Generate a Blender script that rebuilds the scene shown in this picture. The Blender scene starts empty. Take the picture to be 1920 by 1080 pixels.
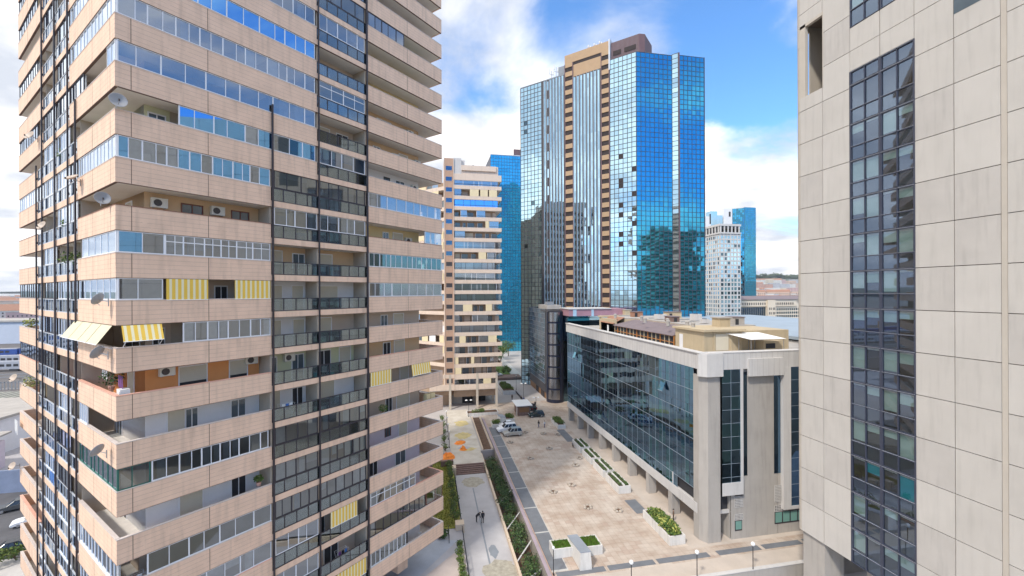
import bpy, math, random
from mathutils import Matrix, Vector
R = math.radians
rnd = random.Random(7)
sc = bpy.context.scene
# ---------------------------------------------------------------- camera
TH = math.atan(155 / 795)
cam = bpy.data.cameras.new("camera"); cam_o = bpy.data.objects.new("camera", cam)
sc.collection.objects.link(cam_o); sc.camera = cam_o
cam.sensor_width = 36; cam.lens = 795 / 1920 * 36; cam.shift_y = 7.5 / 1920
cam.clip_start = .5; cam.clip_end = 9000
cam_o.matrix_world = Matrix.Translation((0, 0, 32)) @ Matrix.Rotation(-TH, 4, 'Z') @ Matrix.Rotation(R(90), 4, 'X') @ Matrix.Rotation(-.004, 4, 'Z')
# ---------------------------------------------------------------- light
SUN_AZ = R(-134)      # measured from +Y towards +X: the sun stands to the left and behind
SUN_EL = R(48)
sd = Vector((math.sin(SUN_AZ) * math.cos(SUN_EL), math.cos(SUN_AZ) * math.cos(SUN_EL), math.sin(SUN_EL)))
sun = bpy.data.lights.new("sun", 'SUN'); sun.energy = 2.0; sun.angle = R(5); sun.color = (1, .93, .82)
sun_o = bpy.data.objects.new("sun", sun); sc.collection.objects.link(sun_o)
sun_o.rotation_euler = (-sd).to_track_quat('-Z', 'Y').to_euler()
w = bpy.data.worlds.new("World"); sc.world = w; w.use_nodes = True
nt = w.node_tree; N = nt.nodes; Lk = nt.links; N.clear()
def nd(t, **k):
    n = N.new(t)
    for a, b in k.items(): setattr(n, a, b)
    return n
out = nd('ShaderNodeOutputWorld'); bg = nd('ShaderNodeBackground'); bg.inputs[1].default_value = .1
sky = nd('ShaderNodeTexSky'); sky.sky_type = 'NISHITA'; sky.sun_disc = False
sky.sun_elevation = SUN_EL; sky.sun_rotation = SUN_AZ; sky.ozone_density = 2.2; sky.dust_density = .4
tc = nd('ShaderNodeTexCoord'); sep = nd('ShaderNodeSeparateXYZ'); Lk.new(tc.outputs['Generated'], sep.inputs[0])
def math_n(op, a, b=None, c=None, clamp=False):
    n = nd('ShaderNodeMath', operation=op); n.use_clamp = clamp
    for i, v in enumerate((a, b, c)):
        if v is None: continue
        if isinstance(v, (int, float)): n.inputs[i].default_value = v
        else: Lk.new(v, n.inputs[i])
    return n.outputs[0]
X, Y, Z = sep.outputs
zz = math_n('ADD', math_n('MAXIMUM', Z, 0.0), .22)
comb = nd('ShaderNodeCombineXYZ'); Lk.new(math_n('DIVIDE', X, zz), comb.inputs[0]); Lk.new(math_n('DIVIDE', Y, zz), comb.inputs[1]); comb.inputs[2].default_value = 3.7
n1 = nd('ShaderNodeTexNoise'); n1.inputs['Scale'].default_value = .95; n1.inputs['Detail'].default_value = 9; n1.inputs['Roughness'].default_value = .62; n1.inputs['Distortion'].default_value = .5
Lk.new(comb.outputs[0], n1.inputs['Vector'])
n2 = nd('ShaderNodeTexNoise'); n2.inputs['Scale'].default_value = .42; n2.inputs['Detail'].default_value = 3
Lk.new(comb.outputs[0], n2.inputs['Vector'])
# the sky is open and blue behind the viewpoint (towards -Y) and closes with cloud ahead and to the left
cover = math_n('MULTIPLY_ADD', Y, .19, math_n('MULTIPLY', X, -.05))
nz = math_n('ADD', math_n('MULTIPLY_ADD', n1.outputs[0], 1.55, math_n('MULTIPLY_ADD', n2.outputs[0], .6, -.50)), cover)
nz = math_n('ADD', nz, math_n('MULTIPLY', math_n('MAXIMUM', math_n('SUBTRACT', Z, .5), 0.0), .8))   # cloud added overhead, mostly out of view, to raise the ambient light
hz = math_n('MULTIPLY', math_n('SUBTRACT', .16, Z, clamp=True), .8)
nz = math_n('ADD', nz, hz)
# larger clear patches (minus) and cloud banks (plus), by direction in the sky
for dv, ca, amp in [((.5, -.86, .06), .962, .55), ((-.91, -.29, .30), .80, .22), ((0.444, 0.715, 0.54), 0.9563, -0.21), ((0.596, 0.656, 0.463), 0.9781, -0.16), ((0.597, 0.723, 0.348), 0.9903, -0.13), ((0.253, 0.796, 0.55), 0.9945, -0.06), ((0.114, 0.905, 0.41), 0.9962, -0.1), ((0.656, 0.673, 0.341), 0.9903, -0.05), ((0.08, 0.84, 0.536), 0.9848, 0.12), ((0.619, 0.751, 0.232), 0.9903, 0.14), ((0.358, 0.781, 0.511), 0.9903, 0.1), ((-0.621, 0.758, 0.198), 0.9063, 0.25), ((0.113, 0.948, 0.297), 0.9903, 0.15)]:
    vm = nd('ShaderNodeVectorMath', operation='DOT_PRODUCT'); Lk.new(tc.outputs['Generated'], vm.inputs[0]); vm.inputs[1].default_value = dv
    mq = nd('ShaderNodeMapRange'); mq.interpolation_type = 'SMOOTHERSTEP'; Lk.new(vm.outputs['Value'], mq.inputs[0]); mq.inputs[1].default_value = ca; mq.inputs[2].default_value = 1; mq.inputs[4].default_value = amp
    nz = math_n('ADD', nz, mq.outputs[0])
mr = nd('ShaderNodeMapRange'); mr.interpolation_type = 'SMOOTHSTEP'
Lk.new(nz, mr.inputs[0]); mr.inputs[1].default_value = .38; mr.inputs[2].default_value = .76
tint = nd('ShaderNodeMix', data_type='RGBA', blend_type='MULTIPLY'); tint.inputs[0].default_value = 1
Lk.new(sky.outputs[0], tint.inputs[6]); tint.inputs[7].default_value = (.95, 1.45, 1.85, 1)
shade = nd('ShaderNodeMix', data_type='RGBA')
n3 = nd('ShaderNodeTexNoise'); n3.inputs['Scale'].default_value = 2.1; n3.inputs['Detail'].default_value = 5; Lk.new(comb.outputs[0], n3.inputs['Vector'])
m3 = nd('ShaderNodeMapRange'); Lk.new(n3.outputs[0], m3.inputs[0]); m3.inputs[1].default_value = .38; m3.inputs[2].default_value = .62
Lk.new(m3.outputs[0], shade.inputs[0]); shade.inputs[6].default_value = (4.7, 5.0, 5.6, 1); shade.inputs[7].default_value = (10.4, 10.0, 9.5, 1)
mx = nd('ShaderNodeMix', data_type='RGBA'); Lk.new(mr.outputs[0], mx.inputs[0]); Lk.new(tint.outputs[2], mx.inputs[6]); Lk.new(shade.outputs[2], mx.inputs[7])
Lk.new(mx.outputs[2], bg.inputs[0]); Lk.new(bg.outputs[0], out.inputs[0])
sc.view_settings.view_transform = 'Standard'; sc.view_settings.look = 'None'; sc.view_settings.gamma = 1; sc.view_settings.exposure = 0.75
sc.render.engine = 'CYCLES'; sc.cycles.max_bounces = 6; sc.cycles.transparent_max_bounces = 8
# ---------------------------------------------------------------- materials
MT = {}
def mat(name, col, rough=.8, var=.10, scale=.6, metal=0., spec=.5, streak=0., bump=0., col2=None, thr=None, ior=None):
    m = bpy.data.materials.new(name); m.use_nodes = True; t = m.node_tree; b = t.nodes['Principled BSDF']
    b.inputs['Roughness'].default_value = rough; b.inputs['Metallic'].default_value = metal; b.inputs['Specular IOR Level'].default_value = spec
    if ior: b.inputs['IOR'].default_value = ior
    c = t.nodes.new('ShaderNodeTexCoord'); n = t.nodes.new('ShaderNodeTexNoise'); n.inputs['Scale'].default_value = scale; n.inputs['Detail'].default_value = 6; n.inputs['Roughness'].default_value = .6
    t.links.new(c.outputs['Object'], n.inputs['Vector'])
    r = t.nodes.new('ShaderNodeValToRGB'); t.links.new(n.outputs[0], r.inputs[0])
    a = r.color_ramp.elements[0]; z = r.color_ramp.elements[1]
    if thr: a.position, z.position = thr
    else: a.position, z.position = .3, .7
    a.color = (*[v * (1 - var) for v in col], 1)
    z.color = (*(col2 if col2 else [min(1, v * (1 + var)) for v in col]), 1)
    src = r.outputs[0]
    if streak:
        mp = t.nodes.new('ShaderNodeMapping'); mp.inputs['Scale'].default_value = (1.6, 1.6, .16); t.links.new(c.outputs['Object'], mp.inputs[0])
        s = t.nodes.new('ShaderNodeTexNoise'); s.inputs['Scale'].default_value = 1.5; s.inputs['Detail'].default_value = 5; t.links.new(mp.outputs[0], s.inputs['Vector'])
        q = t.nodes.new('ShaderNodeMapRange'); t.links.new(s.outputs[0], q.inputs[0]); q.inputs[1].default_value = .5; q.inputs[2].default_value = .75; q.inputs[3].default_value = 1; q.inputs[4].default_value = 1 - streak
        x = t.nodes.new('ShaderNodeMix'); x.data_type = 'RGBA'; x.blend_type = 'MULTIPLY'; x.inputs[0].default_value = 1
        t.links.new(src, x.inputs[6]); t.links.new(q.outputs[0], x.inputs[7]); src = x.outputs[2]
    t.links.new(src, b.inputs['Base Color'])
    if bump:
        bp = t.nodes.new('ShaderNodeBump'); bp.inputs['Strength'].default_value = bump; bp.inputs['Distance'].default_value = .02
        n4 = t.nodes.new('ShaderNodeTexNoise'); n4.inputs['Scale'].default_value = scale * 8; n4.inputs['Detail'].default_value = 4; t.links.new(c.outputs['Object'], n4.inputs['Vector'])
        t.links.new(n4.outputs[0], bp.inputs['Height']); t.links.new(bp.outputs[0], b.inputs['Normal'])
    MT[name] = m; m['k'] = 0
    return m
def lines_mat(name, base, axis, period, wdt, dark, jitter=0., col2=None, sub=None):
    """a material crossed by thin grooves (or stripes) along one object axis"""
    m = MT[base].copy(); m.name = name; t = m.node_tree; b = t.nodes['Principled BSDF']
    src = b.inputs['Base Color'].links[0].from_socket
    c = t.nodes.new('ShaderNodeTexCoord'); s = t.nodes.new('ShaderNodeSeparateXYZ'); t.links.new(c.outputs['Object'], s.inputs[0])
    def mth(op, a, v=None, w=None):
        n = t.nodes.new('ShaderNodeMath'); n.operation = op
        for i, u in enumerate((a, v, w)):
            if u is None: continue
            if isinstance(u, (int, float)): n.inputs[i].default_value = u
            else: t.links.new(u, n.inputs[i])
        return n.outputs[0]
    ax = {'x': s.outputs[0], 'y': s.outputs[1], 'z': s.outputs[2], 'xy': mth('ADD', s.outputs[0], s.outputs[1])}[axis]
    fr = mth('FRACT', mth('DIVIDE', ax, period)); g = mth('LESS_THAN', fr, wdt)
    if jitter:
        n = t.nodes.new('ShaderNodeTexNoise'); n.inputs['Scale'].default_value = 1.3; t.links.new(c.outputs['Object'], n.inputs['Vector'])
        g = mth('MULTIPLY', g, mth('GREATER_THAN', n.outputs[0], jitter))
    x = t.nodes.new('ShaderNodeMix'); x.data_type = 'RGBA'; t.links.new(g, x.inputs[0]); t.links.new(src, x.inputs[6]); x.inputs[7].default_value = (*dark, 1)
    t.links.new(x.outputs[2], b.inputs['Base Color']); MT[name] = m
    return m
def glass(name, tint, refl=.18, thru=(.5, .55, .55), rough=.02, grow=.9):
    m = bpy.data.materials.new(name); m.use_nodes = True; t = m.node_tree; t.nodes.clear()
    o = t.nodes.new('ShaderNodeOutputMaterial'); g = t.nodes.new('ShaderNodeBsdfGlossy'); g.inputs[0].default_value = (*tint, 1); g.inputs['Roughness'].default_value = rough
    tr = t.nodes.new('ShaderNodeBsdfTransparent'); tr.inputs[0].default_value = (*thru, 1)
    f = t.nodes.new('ShaderNodeLayerWeight'); f.inputs[0].default_value = .35
    q = t.nodes.new('ShaderNodeMapRange'); t.links.new(f.outputs['Fresnel'], q.inputs[0]); q.inputs[3].default_value = refl; q.inputs[4].default_value = grow
    s = t.nodes.new('ShaderNodeMixShader'); t.links.new(q.outputs[0], s.inputs[0]); t.links.new(tr.outputs[0], s.inputs[1]); t.links.new(g.outputs[0], s.inputs[2]); t.links.new(s.outputs[0], o.inputs[0])
    MT[name] = m; return m
mat('clad', (.80, .56, .41), .75, .08, .8, streak=.2)
lines_mat('clad_lines', 'clad', 'z', .30, .055, (.50, .33, .24), jitter=.36)
mat('clad_joint', (.16, .10, .08), .9)
mat('coping', (.62, .54, .50), .7); mat('coping_dark', (.26, .12, .08), .7); mat('coping_pink', (.72, .40, .30), .75)
mat('soffit', (.76, .72, .67), .9, .06, .5)
mat('tile_floor', (.68, .64, .60), .8, .08, 2)
mat('w_cream', (.70, .60, .47), .9, .05); mat('w_white', (.76, .75, .76), .9, .05); mat('w_ochre', (.66, .46, .28), .9, .07)
mat('w_orange', (.80, .34, .12), .9, .05); mat('w_green', (.62, .63, .42), .9, .05); mat('w_lilac', (.66, .58, .64), .9, .05); mat('w_beige', (.58, .47, .38), .9, .05)
mat('w_yellow', (.72, .58, .32), .9, .06); mat('w_core', (.46, .38, .30), .9)
mat('frame_white', (.80, .80, .82), .4, .03); mat('frame_dark', (.035, .03, .04), .45, .1); mat('frame_green', (.02, .13, .10), .4, .05); mat('frame_brown', (.17, .05, .035), .5, .1)
mat('pole_steel', (.035, .028, .035), .5, .2, 1)
mat('shutter', (.66, .60, .48), .7, .04); lines_mat('shutter_slats', 'shutter', 'z', .08, .25, (.45, .41, .33)); mat('dark_in', (.03, .03, .035), .8); mat('door_brown', (.24, .12, .05), .6)
mat('curt_white', (.78, .77, .76), .95, .1, 3); mat('curt_grey', (.42, .44, .46), .95, .1, 3); mat('curt_blue', (.25, .35, .48), .95, .1, 3); mat('curt_tan', (.55, .42, .26), .95, .1, 3); mat('frost', (.62, .70, .72), .35, .05, 2)
mat('awn_yellow', (.80, .52, .08), .85, .04); lines_mat('awn_stripe', 'awn_yellow', 'x', .34, .42, (.80, .74, .50)); mat('awn_cream', (.66, .60, .42), .85, .04)
mat('fabric_red', (.6, .08, .06), .9); mat('fabric_blue', (.08, .2, .5), .9); mat('fabric_purple', (.18, .07, .22), .9); mat('plastic_white', (.8, .8, .78), .5, .03)
mat('orange_tile', (.72, .30, .14), .8, .1)
glass('glz', (.75, .84, .95), .30, (.55, .58, .60)); glass('glz_dark', (.68, .76, .82), .26, (.50, .53, .55)); glass('glz_rail', (.7, .8, .85), .22, (.52, .58, .60)); glass('glz_rail_l', (.85, .92, 1), .45, (.6, .66, .68)); glass('glz_sky', (.22, .52, .92), .72, (.45, .6, .7)); glass('glz_teal', (.5, .7, .75), .22, (.22, .38, .40))  # the bluest pane glass has the mirrored sky's blue put into its tint
mat('ac_body', (.72, .69, .62), .5, .05); mat('ac_dark', (.07, .06, .06), .6)
mat('dish_grey', (.30, .30, .31), .5, .05); mat('dish_tan', (.50, .40, .32), .5, .1); mat('metal_grey', (.35, .35, .36), .45, .1, metal=.5)
# towers
def mirror(name, col, rough=.03, metal=1.0):
    m = bpy.data.materials.new(name); m.use_nodes = True; b = m.node_tree.nodes['Principled BSDF']
    b.inputs['Base Color'].default_value = (*col, 1); b.inputs['Metallic'].default_value = metal; b.inputs['Roughness'].default_value = rough
    t = m.node_tree; c = t.nodes.new('ShaderNodeTexCoord'); n = t.nodes.new('ShaderNodeTexNoise'); n.inputs['Scale'].default_value = .22; n.inputs['Detail'].default_value = 2
    t.links.new(c.outputs['Object'], n.inputs['Vector']); bp = t.nodes.new('ShaderNodeBump'); bp.inputs['Strength'].default_value = .25; bp.inputs['Distance'].default_value = .05
    t.links.new(n.outputs[0], bp.inputs['Height']); t.links.new(bp.outputs[0], b.inputs['Normal']); MT[name] = m
mirror('mir_a', (.50, .73, .87)); mirror('mir_b', (.46, .70, .85)); mirror('mir_f', (.05, .40, .58), .05, .75); mirror('mir_g', (.04, .35, .52), .05, .75); mirror('mir_navy', (.08, .13, .20)); mirror('mir_sky', (.05, .35, .56)); mirror('mir_d', (.045, .33, .54)); mirror('mir_e', (.03, .20, .32))
mirror('mir_dark', (.10, .17, .22)); mirror('mir_silver', (.80, .84, .88), .12)
mat('mull_dark', (.05, .045, .05), .5); mat('mull_grey', (.22, .24, .27), .5); mat('beige_panel', (.42, .28, .165), .75, .06); mat('dark_slot', (.03, .02, .02), .8)
mat('purple_box', (.14, .08, .09), .7); mat('mull_light', (.52, .55, .60), .5)
mat('conc_panel', (.52, .49, .455), .72, .05, .35, streak=.10); mat('conc_panel_b', (.49, .46, .43), .72, .06, .5, streak=.14); mat('conc_panel_c', (.54, .51, .475), .7, .05, .3, streak=.08); mat('conc_joint', (.10, .07, .05), .9); mat('conc_edge', (.50, .45, .39), .75, .05)
mat('conc_white', (.56, .54, .525), .8, .05, .4, streak=.12); mat('conc_grey', (.40, .37, .34), .85, .07, .35, streak=.16, bump=.2)
lines_mat('conc_tiles_x', 'conc_white', 'x', .82, .045, (.40, .37, .36)); lines_mat('conc_tiles_y', 'conc_white', 'y', .82, .045, (.42, .39, .37))
glass('glass_c', (.36, .60, .86), .34, (.035, .065, .09), grow=.95); glass('glass_c2', (.30, .62, .80), .36, (.08, .18, .22), grow=.95)
mat('spand_c', (.085, .115, .14), .3); mat('mull_c', (.24, .29, .34), .4); mat('navy_paint', (.014, .018, .04), .3, .1, 1); mat('mull_b', (.05, .056, .085), .45)
glass('glass_b', (.55, .72, 1), .20, (.80, .88, .86), grow=.7); mat('blind', (.50, .58, .53), .8); mat('blind_c', (.4, .45, .42), .8); mat('blind_teal', (.02, .35, .42), .7); mat('spand_b', (.075, .065, .065), .25, spec=.6)
mat('penth', (.50, .405, .27), .85, .06, .5, streak=.1); mat('roof_grey', (.40, .37, .34), .9, .12, .5); mat('roof_terr', (.33, .17, .11), .85, .15, 1); mat('roof_purple', (.20, .16, .17), .85, .12, 1); mat('wood_or', (.50, .20, .05), .6, .15, 2)
mat('awn_white', (.80, .80, .80), .7, .02); mat('blue_roof', (.30, .36, .42), .6, .08, .2)
mat('paint_pink', (.38, .20, .24), .7); mat('paint_blue', (.40, .55, .68), .7)
mat('e_band', (.68, .55, .45), .8, .05, .6, streak=.1); mat('e_shaft', (.48, .31, .22), .8, .06, .6, streak=.1); mat('e_wall', (.38, .27, .19), .9, .08)
# ground
mat('asphalt', (.10, .10, .11), .9, .15, .5); mat('pave_grey', (.40, .39, .41), .85, .10, .35, bump=.2); mat('pave_far', (.42, .39, .38), .9, .12, .12)
mat('ground_m', (.26, .24, .21), .95, .25, .02); mat('kerb_c', (.50, .48, .46), .85)
mat('slate', (.16, .17, .19), .7, .14, .8); mat('slate_gap', (.50, .49, .47), .8)
mat('cream_wall', (.62, .50, .38), .85, .08); mat('ledge', (.36, .29, .33), .7, .1); mat('ledge2', (.36, .33, .28), .8, .12)
mat('soil', (.12, .07, .045), .95, .3, 1.2); mat('grass', (.085, .15, .02), .9, .35, 2.5); mat('grass_y', (.20, .20, .03), .9, .3, .7)
mat('leaf_a', (.06, .12, .02), .75, .3, 2); mat('leaf_b', (.03, .065, .018), .75, .3, 2); mat('leaf_c', (.13, .17, .03), .75, .3, 2); mat('leaf_y', (.40, .40, .10), .8, .2, 2); mat('bark', (.12, .08, .05), .9)
mat('leaf_g', (.09, .11, .05), .8, .3, 2)
mat('stone', (.42, .36, .30), .9, .15, 3, bump=.3); mat('rust', (.14, .08, .05), .9)
mat('plant_box', (.66, .64, .61), .8, .08, .8, streak=.2); mat('brick_dk', (.20, .13, .11), .9, .2, 3); mat('steel_blk', (.02, .02, .025), .5); mat('col_e', (.50, .44, .37), .85, .08)
mat('car_silver', (.50, .51, .50), .3, .02, metal=.6); mat('car_white', (.78, .79, .82), .3, .02); mat('car_green', (.02, .04, .045), .2, .02); mat('car_black', (.02, .02, .025), .2, .02); mat('car_grey', (.08, .085, .09), .25, .02)
mat('car_glass', (.02, .025, .03), .06, .02, spec=.8); mat('rubber', (.02, .02, .02), .85); mat('rim', (.5, .5, .52), .35, metal=.7); mat('lamp_red', (.4, .01, .01), .3); mat('lamp_clear', (.7, .7, .7), .15)
mat('skin', (.45, .27, .19), .6); mat('hair', (.02, .015, .01), .7); mat('cl_black', (.015, .015, .02), .9); mat('cl_white', (.6, .6, .62), .9); mat('cl_blue', (.05, .08, .18), .9); mat('cl_brown', (.16, .10, .07), .9)
mat('globe', (.85, .85, .85), .25, .02)
mat('orange_net', (.85, .25, .03), .8, .1, 2); mat('dust_y', (.55, .45, .22), .95, .2, .8)
mat('hill', (.10, .13, .09), .95, .3, .02); mat('train_blue', (.03, .08, .30), .4, .05); mat('train_grey', (.35, .36, .40), .5, .08); mat('rail_bed', (.13, .12, .12), .95, .2, .4); mat('metal_roof', (.50, .54, .62), .6, .08, .1)
for i, c in enumerate([(.55, .40, .32), (.60, .52, .42), (.62, .60, .58), (.50, .30, .24), (.52, .36, .36), (.45, .46, .50)]): mat('house_%d' % i, c, .9, .08, .2)
mat('glz_in', (.10, .13, .15), .08, .3, .4, spec=.8)
mat('frost_g', (.16, .32, .28), .3, .05, 2)
mirror('mir_silver2', (.42, .43, .46), .25)
mat('w_yaw', (.74, .62, .40), .85, .05)
mat('leaf_g2', (.30, .31, .26), .8, .1)
mat('grass_b', (.10, .22, .02), .9, .3, 2)
mat('slate_l', (.28, .31, .36), .7, .1)
# ---------------------------------------------------------------- mesh builder
class MB:
    def __init__(s, M=None): s.v = []; s.f = []; s.m = []; s.names = []; s.M = M or Matrix()
    def mi(s, n):
        if n not in s.names: s.names.append(n)
        return s.names.index(n)
    def poly(s, pts, faces, m):
        o = len(s.v); M = s.M
        s.v += [tuple(M @ Vector(p)) for p in pts]; i = s.mi(m)
        for f in faces: s.f.append([o + j for j in f]); s.m.append(i)
    def box(s, x0, x1, y0, y1, z0, z1, m):
        if x1 < x0: x0, x1 = x1, x0
        if y1 < y0: y0, y1 = y1, y0
        s.poly([(x0, y0, z0), (x1, y0, z0), (x1, y1, z0), (x0, y1, z0), (x0, y0, z1), (x1, y0, z1), (x1, y1, z1), (x0, y1, z1)],
               [(0, 3, 2, 1), (4, 5, 6, 7), (0, 1, 5, 4), (1, 2, 6, 5), (2, 3, 7, 6), (3, 0, 4, 7)], m)
    def prism(s, pts, z0, z1, m, top=None):
        n = len(pts); P = [(p[0], p[1], z0) for p in pts] + [(p[0], p[1], z1) for p in pts]
        s.poly(P, [tuple(range(n - 1, -1, -1)), tuple(range(n, 2 * n))] + [(i, (i + 1) % n, n + (i + 1) % n, n + i) for i in range(n)], m)
    def bar(s, a, b, r, m, n=6, r2=None):
        a = Vector(a); b = Vector(b); d = (b - a); r2 = r if r2 is None else r2
        if d.length < 1e-6: return
        d.normalize(); u = d.orthogonal().normalized(); v = d.cross(u); P = []
        for c, q in ((a, r), (b, r2)):
            for k in range(n):
                t = 2 * math.pi * k / n; P.append(tuple(c + u * (q * math.cos(t)) + v * (q * math.sin(t))))
        s.poly(P, [tuple(range(n - 1, -1, -1)), tuple(range(n, 2 * n))] + [(i, (i + 1) % n, n + (i + 1) % n, n + i) for i in range(n)], m)
    def lathe(s, c, prof, m, n=12):
        P = []; F = []
        for (r, z) in prof:
            for k in range(n): t = 2 * math.pi * k / n; P.append((c[0] + r * math.cos(t), c[1] + r * math.sin(t), c[2] + z))
        for j in range(len(prof) - 1):
            for k in range(n): F.append((j * n + k, j * n + (k + 1) % n, (j + 1) * n + (k + 1) % n, (j + 1) * n + k))
        F.append(tuple(range(n - 1, -1, -1))); F.append(tuple(range((len(prof) - 1) * n, len(prof) * n)))
        s.poly(P, F, m)
    def build(s, name, parent=None, smooth=False, label=None):
        me = bpy.data.meshes.new(name); me.from_pydata(s.v, [], s.f)
        for n in s.names: me.materials.append(MT[n])
        me.polygons.foreach_set('material_index', s.m)
        if smooth: me.polygons.foreach_set('use_smooth', [True] * len(s.f))
        me.update(); o = bpy.data.objects.new(name, me); sc.collection.objects.link(o)
        if parent: o.parent = parent
        if label: o['label'] = label
        return o
def tag(o, label=None, cat=None, group=None, kind=None):
    if label: o['label'] = label
    if cat: o['category'] = cat
    if group: o['group'] = group
    if kind: o['kind'] = kind
    return o
def thing(name, label, cat, loc=(0, 0, 0), rz=0, group=None):
    o = bpy.data.objects.new(name, None); sc.collection.objects.link(o); o.location = loc; o.rotation_euler = (0, 0, rz); o.empty_display_size = .5
    return tag(o, label, cat, group)
def dup(o, loc, rz=None, label=None, parent=None, scale=None):
    c = o.copy(); sc.collection.objects.link(c)
    if parent is not None: c.parent = parent
    else:
        c.location = loc
        if rz is not None: c.rotation_euler = (0, 0, rz)
        if scale: c.scale = (scale,) * 3
        if label: c['label'] = label
    for ch in list(o.children): dup(ch, None, parent=c)
    return c
def struct(name, mb, parent=None):
    o = mb.build(name, parent)
    if parent is None: o['kind'] = 'structure'
    return o
Q = math.sqrt(.5)
# ================================================================ residential tower beside the viewpoint
CA = Vector((-19.24, 30.75, 0)); LR, LL = 29.4, 33.45
A = thing('apartment_tower', 'tall residential tower with salmon balcony bands and thin black steel poles, nearest on the left', 'apartment building', CA, R(45))
MA = Matrix.Translation(CA) @ Matrix.Rotation(R(45), 4, 'Z')
def toW(face, t, d, z):
    return MA @ Vector((t, d, z) if face == 'R' else (d, t, z))
def fb(mb, face, t0, t1, d0, d1, z0, z1, m):
    if face == 'R': mb.box(t0, t1, d0, d1, z0, z1, m)
    else: mb.box(d0, d1, t0, t1, z0, z1, m)
def ZT(k): return 49.59 - 3.006 * k
BH = 1.55; GAP = 3.006 - BH
KS = range(-7, 16)
def r_bands(k):   # solid parapet stretches on the right face
    return [(0, 9.45), (18.75, LR)] if k >= 3 else [(0, 13.45), (18.75, LR)]
def l_bands(k):
    return [(0, 9.2), (23.8, LL)] if k >= 2 else [(0, 11.5), (21.2, LL)]
core = MB(); core.box(2, LR - 2, 2, LL - 2, 3.2, ZT(-8) + 2.2, 'w_core'); core.build('inner_wall', A)
for k in KS:
    zt = ZT(k); zb = zt - BH
    cop = 'coping' if k not in (4, 8, 13) else ('coping_dark' if k == 4 else 'coping_pink')
    b = MB()
    for fc, segs, L in (('R', r_bands(k), LR), ('L', l_bands(k), LL)):
        for (a, c) in segs:
            a2 = a if not (a == 0 and fc == 'L') else .16
            fb(b, fc, a2, c, 0, .16, zb, zt, 'clad_lines')
            fb(b, fc, a2 if a else (.16 if fc == 'L' else -.02), c, -.02, .2, zt + .002, zt + .05, cop)
        for t in ((.78, 5.05, 24.0) if fc == 'R' else (1.0, 5.1, 28.3)):
            if any(a < t < c for a, c in segs): fb(b, fc, t - .018, t + .018, -.004, .1, zb + .01, zt, 'clad_joint')
        fb(b, fc, .16, L, 0.003, .16, zb - .03, zb - .002, 'clad_joint')
    # far faces
    b.box(LR - .16, LR, .16, LL - .16, zb, zt, 'clad_lines'); b.box(.16, LR, LL - .16, LL, zb, zt, 'clad_lines')
    b.box(LR - .2, LR + .02, .2, LL - .2, zt + .002, zt + .05, cop)
    b.build('balcony_parapet', A)
    s = MB(); s.box(.17, LR - .17, .17, LL - .17, zb + .01, zb + .28, 'soffit'); s.box(.17, LR - .17, .17, LL - .17, zb + .282, zb + .30, 'tile_floor')
    mids_r = [(9.45, 18.75)] if k >= 3 else [(13.45, 18.75)]
    mids_l = [(9.2, 23.8)] if k >= 2 else [(11.5, 21.2)]
    for fc, md in (('R', mids_r), ('L', mids_l)):
        for (a, c) in md: fb(s, fc, a + .01, c - .01, .0, .17, zb, zb + .48, 'clad')
    s.build('floor_slab', A)
    for fc, md in (('R', mids_r), ('L', mids_l)):
        g = MB(); fr = MB()
        for (a, c) in md:
            fb(g, fc, a + .05, c - .05, .06, .075, zb + .54, zt - .05, 'glz_rail' if fc == 'R' else 'glz_rail_l')  # left railing glass made brighter to carry the white sky's reflection
            fm = 'frame_dark' if fc == 'R' else 'mull_light'
            fb(fr, fc, a, c, .03, .11, zt - .06, zt + .01, fm); fb(fr, fc, a, c, .03, .11, zb + .481, zb + .55, fm)
            n = max(2, round((c - a) / 1.02))
            for i in range(n + 1):
                t = a + (c - a) * i / n; fb(fr, fc, t - .035, t + .035, .035, .105, zb + .55, zt - .06, fm)
        q = g.build('railing', A); fr.build('frame', q)
pl = []
for (fc, t, ztop, wd) in (('R', 9.55, 47.3, .13), ('R', 13.57, 75, .10), ('R', 18.68, 75, .16), ('L', 9.3, 46.5, .15), ('L', 11.6, 75, .14), ('L', 16.1, 75, .24), ('L', 21.15, 75, .15), ('L', 23.72, 44, .14)):
    p = MB(); fb(p, fc, t - wd / 2, t + wd / 2, -.15, -.05, 0, ztop, 'pole_steel')
    for k in range(-7, 16):
        if ZT(k) < ztop: fb(p, fc, t - .04, t + .04, -.051, .0, ZT(k) - .9, ZT(k) - .7, 'pole_steel')
    p.build('steel_pole', A)
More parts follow.
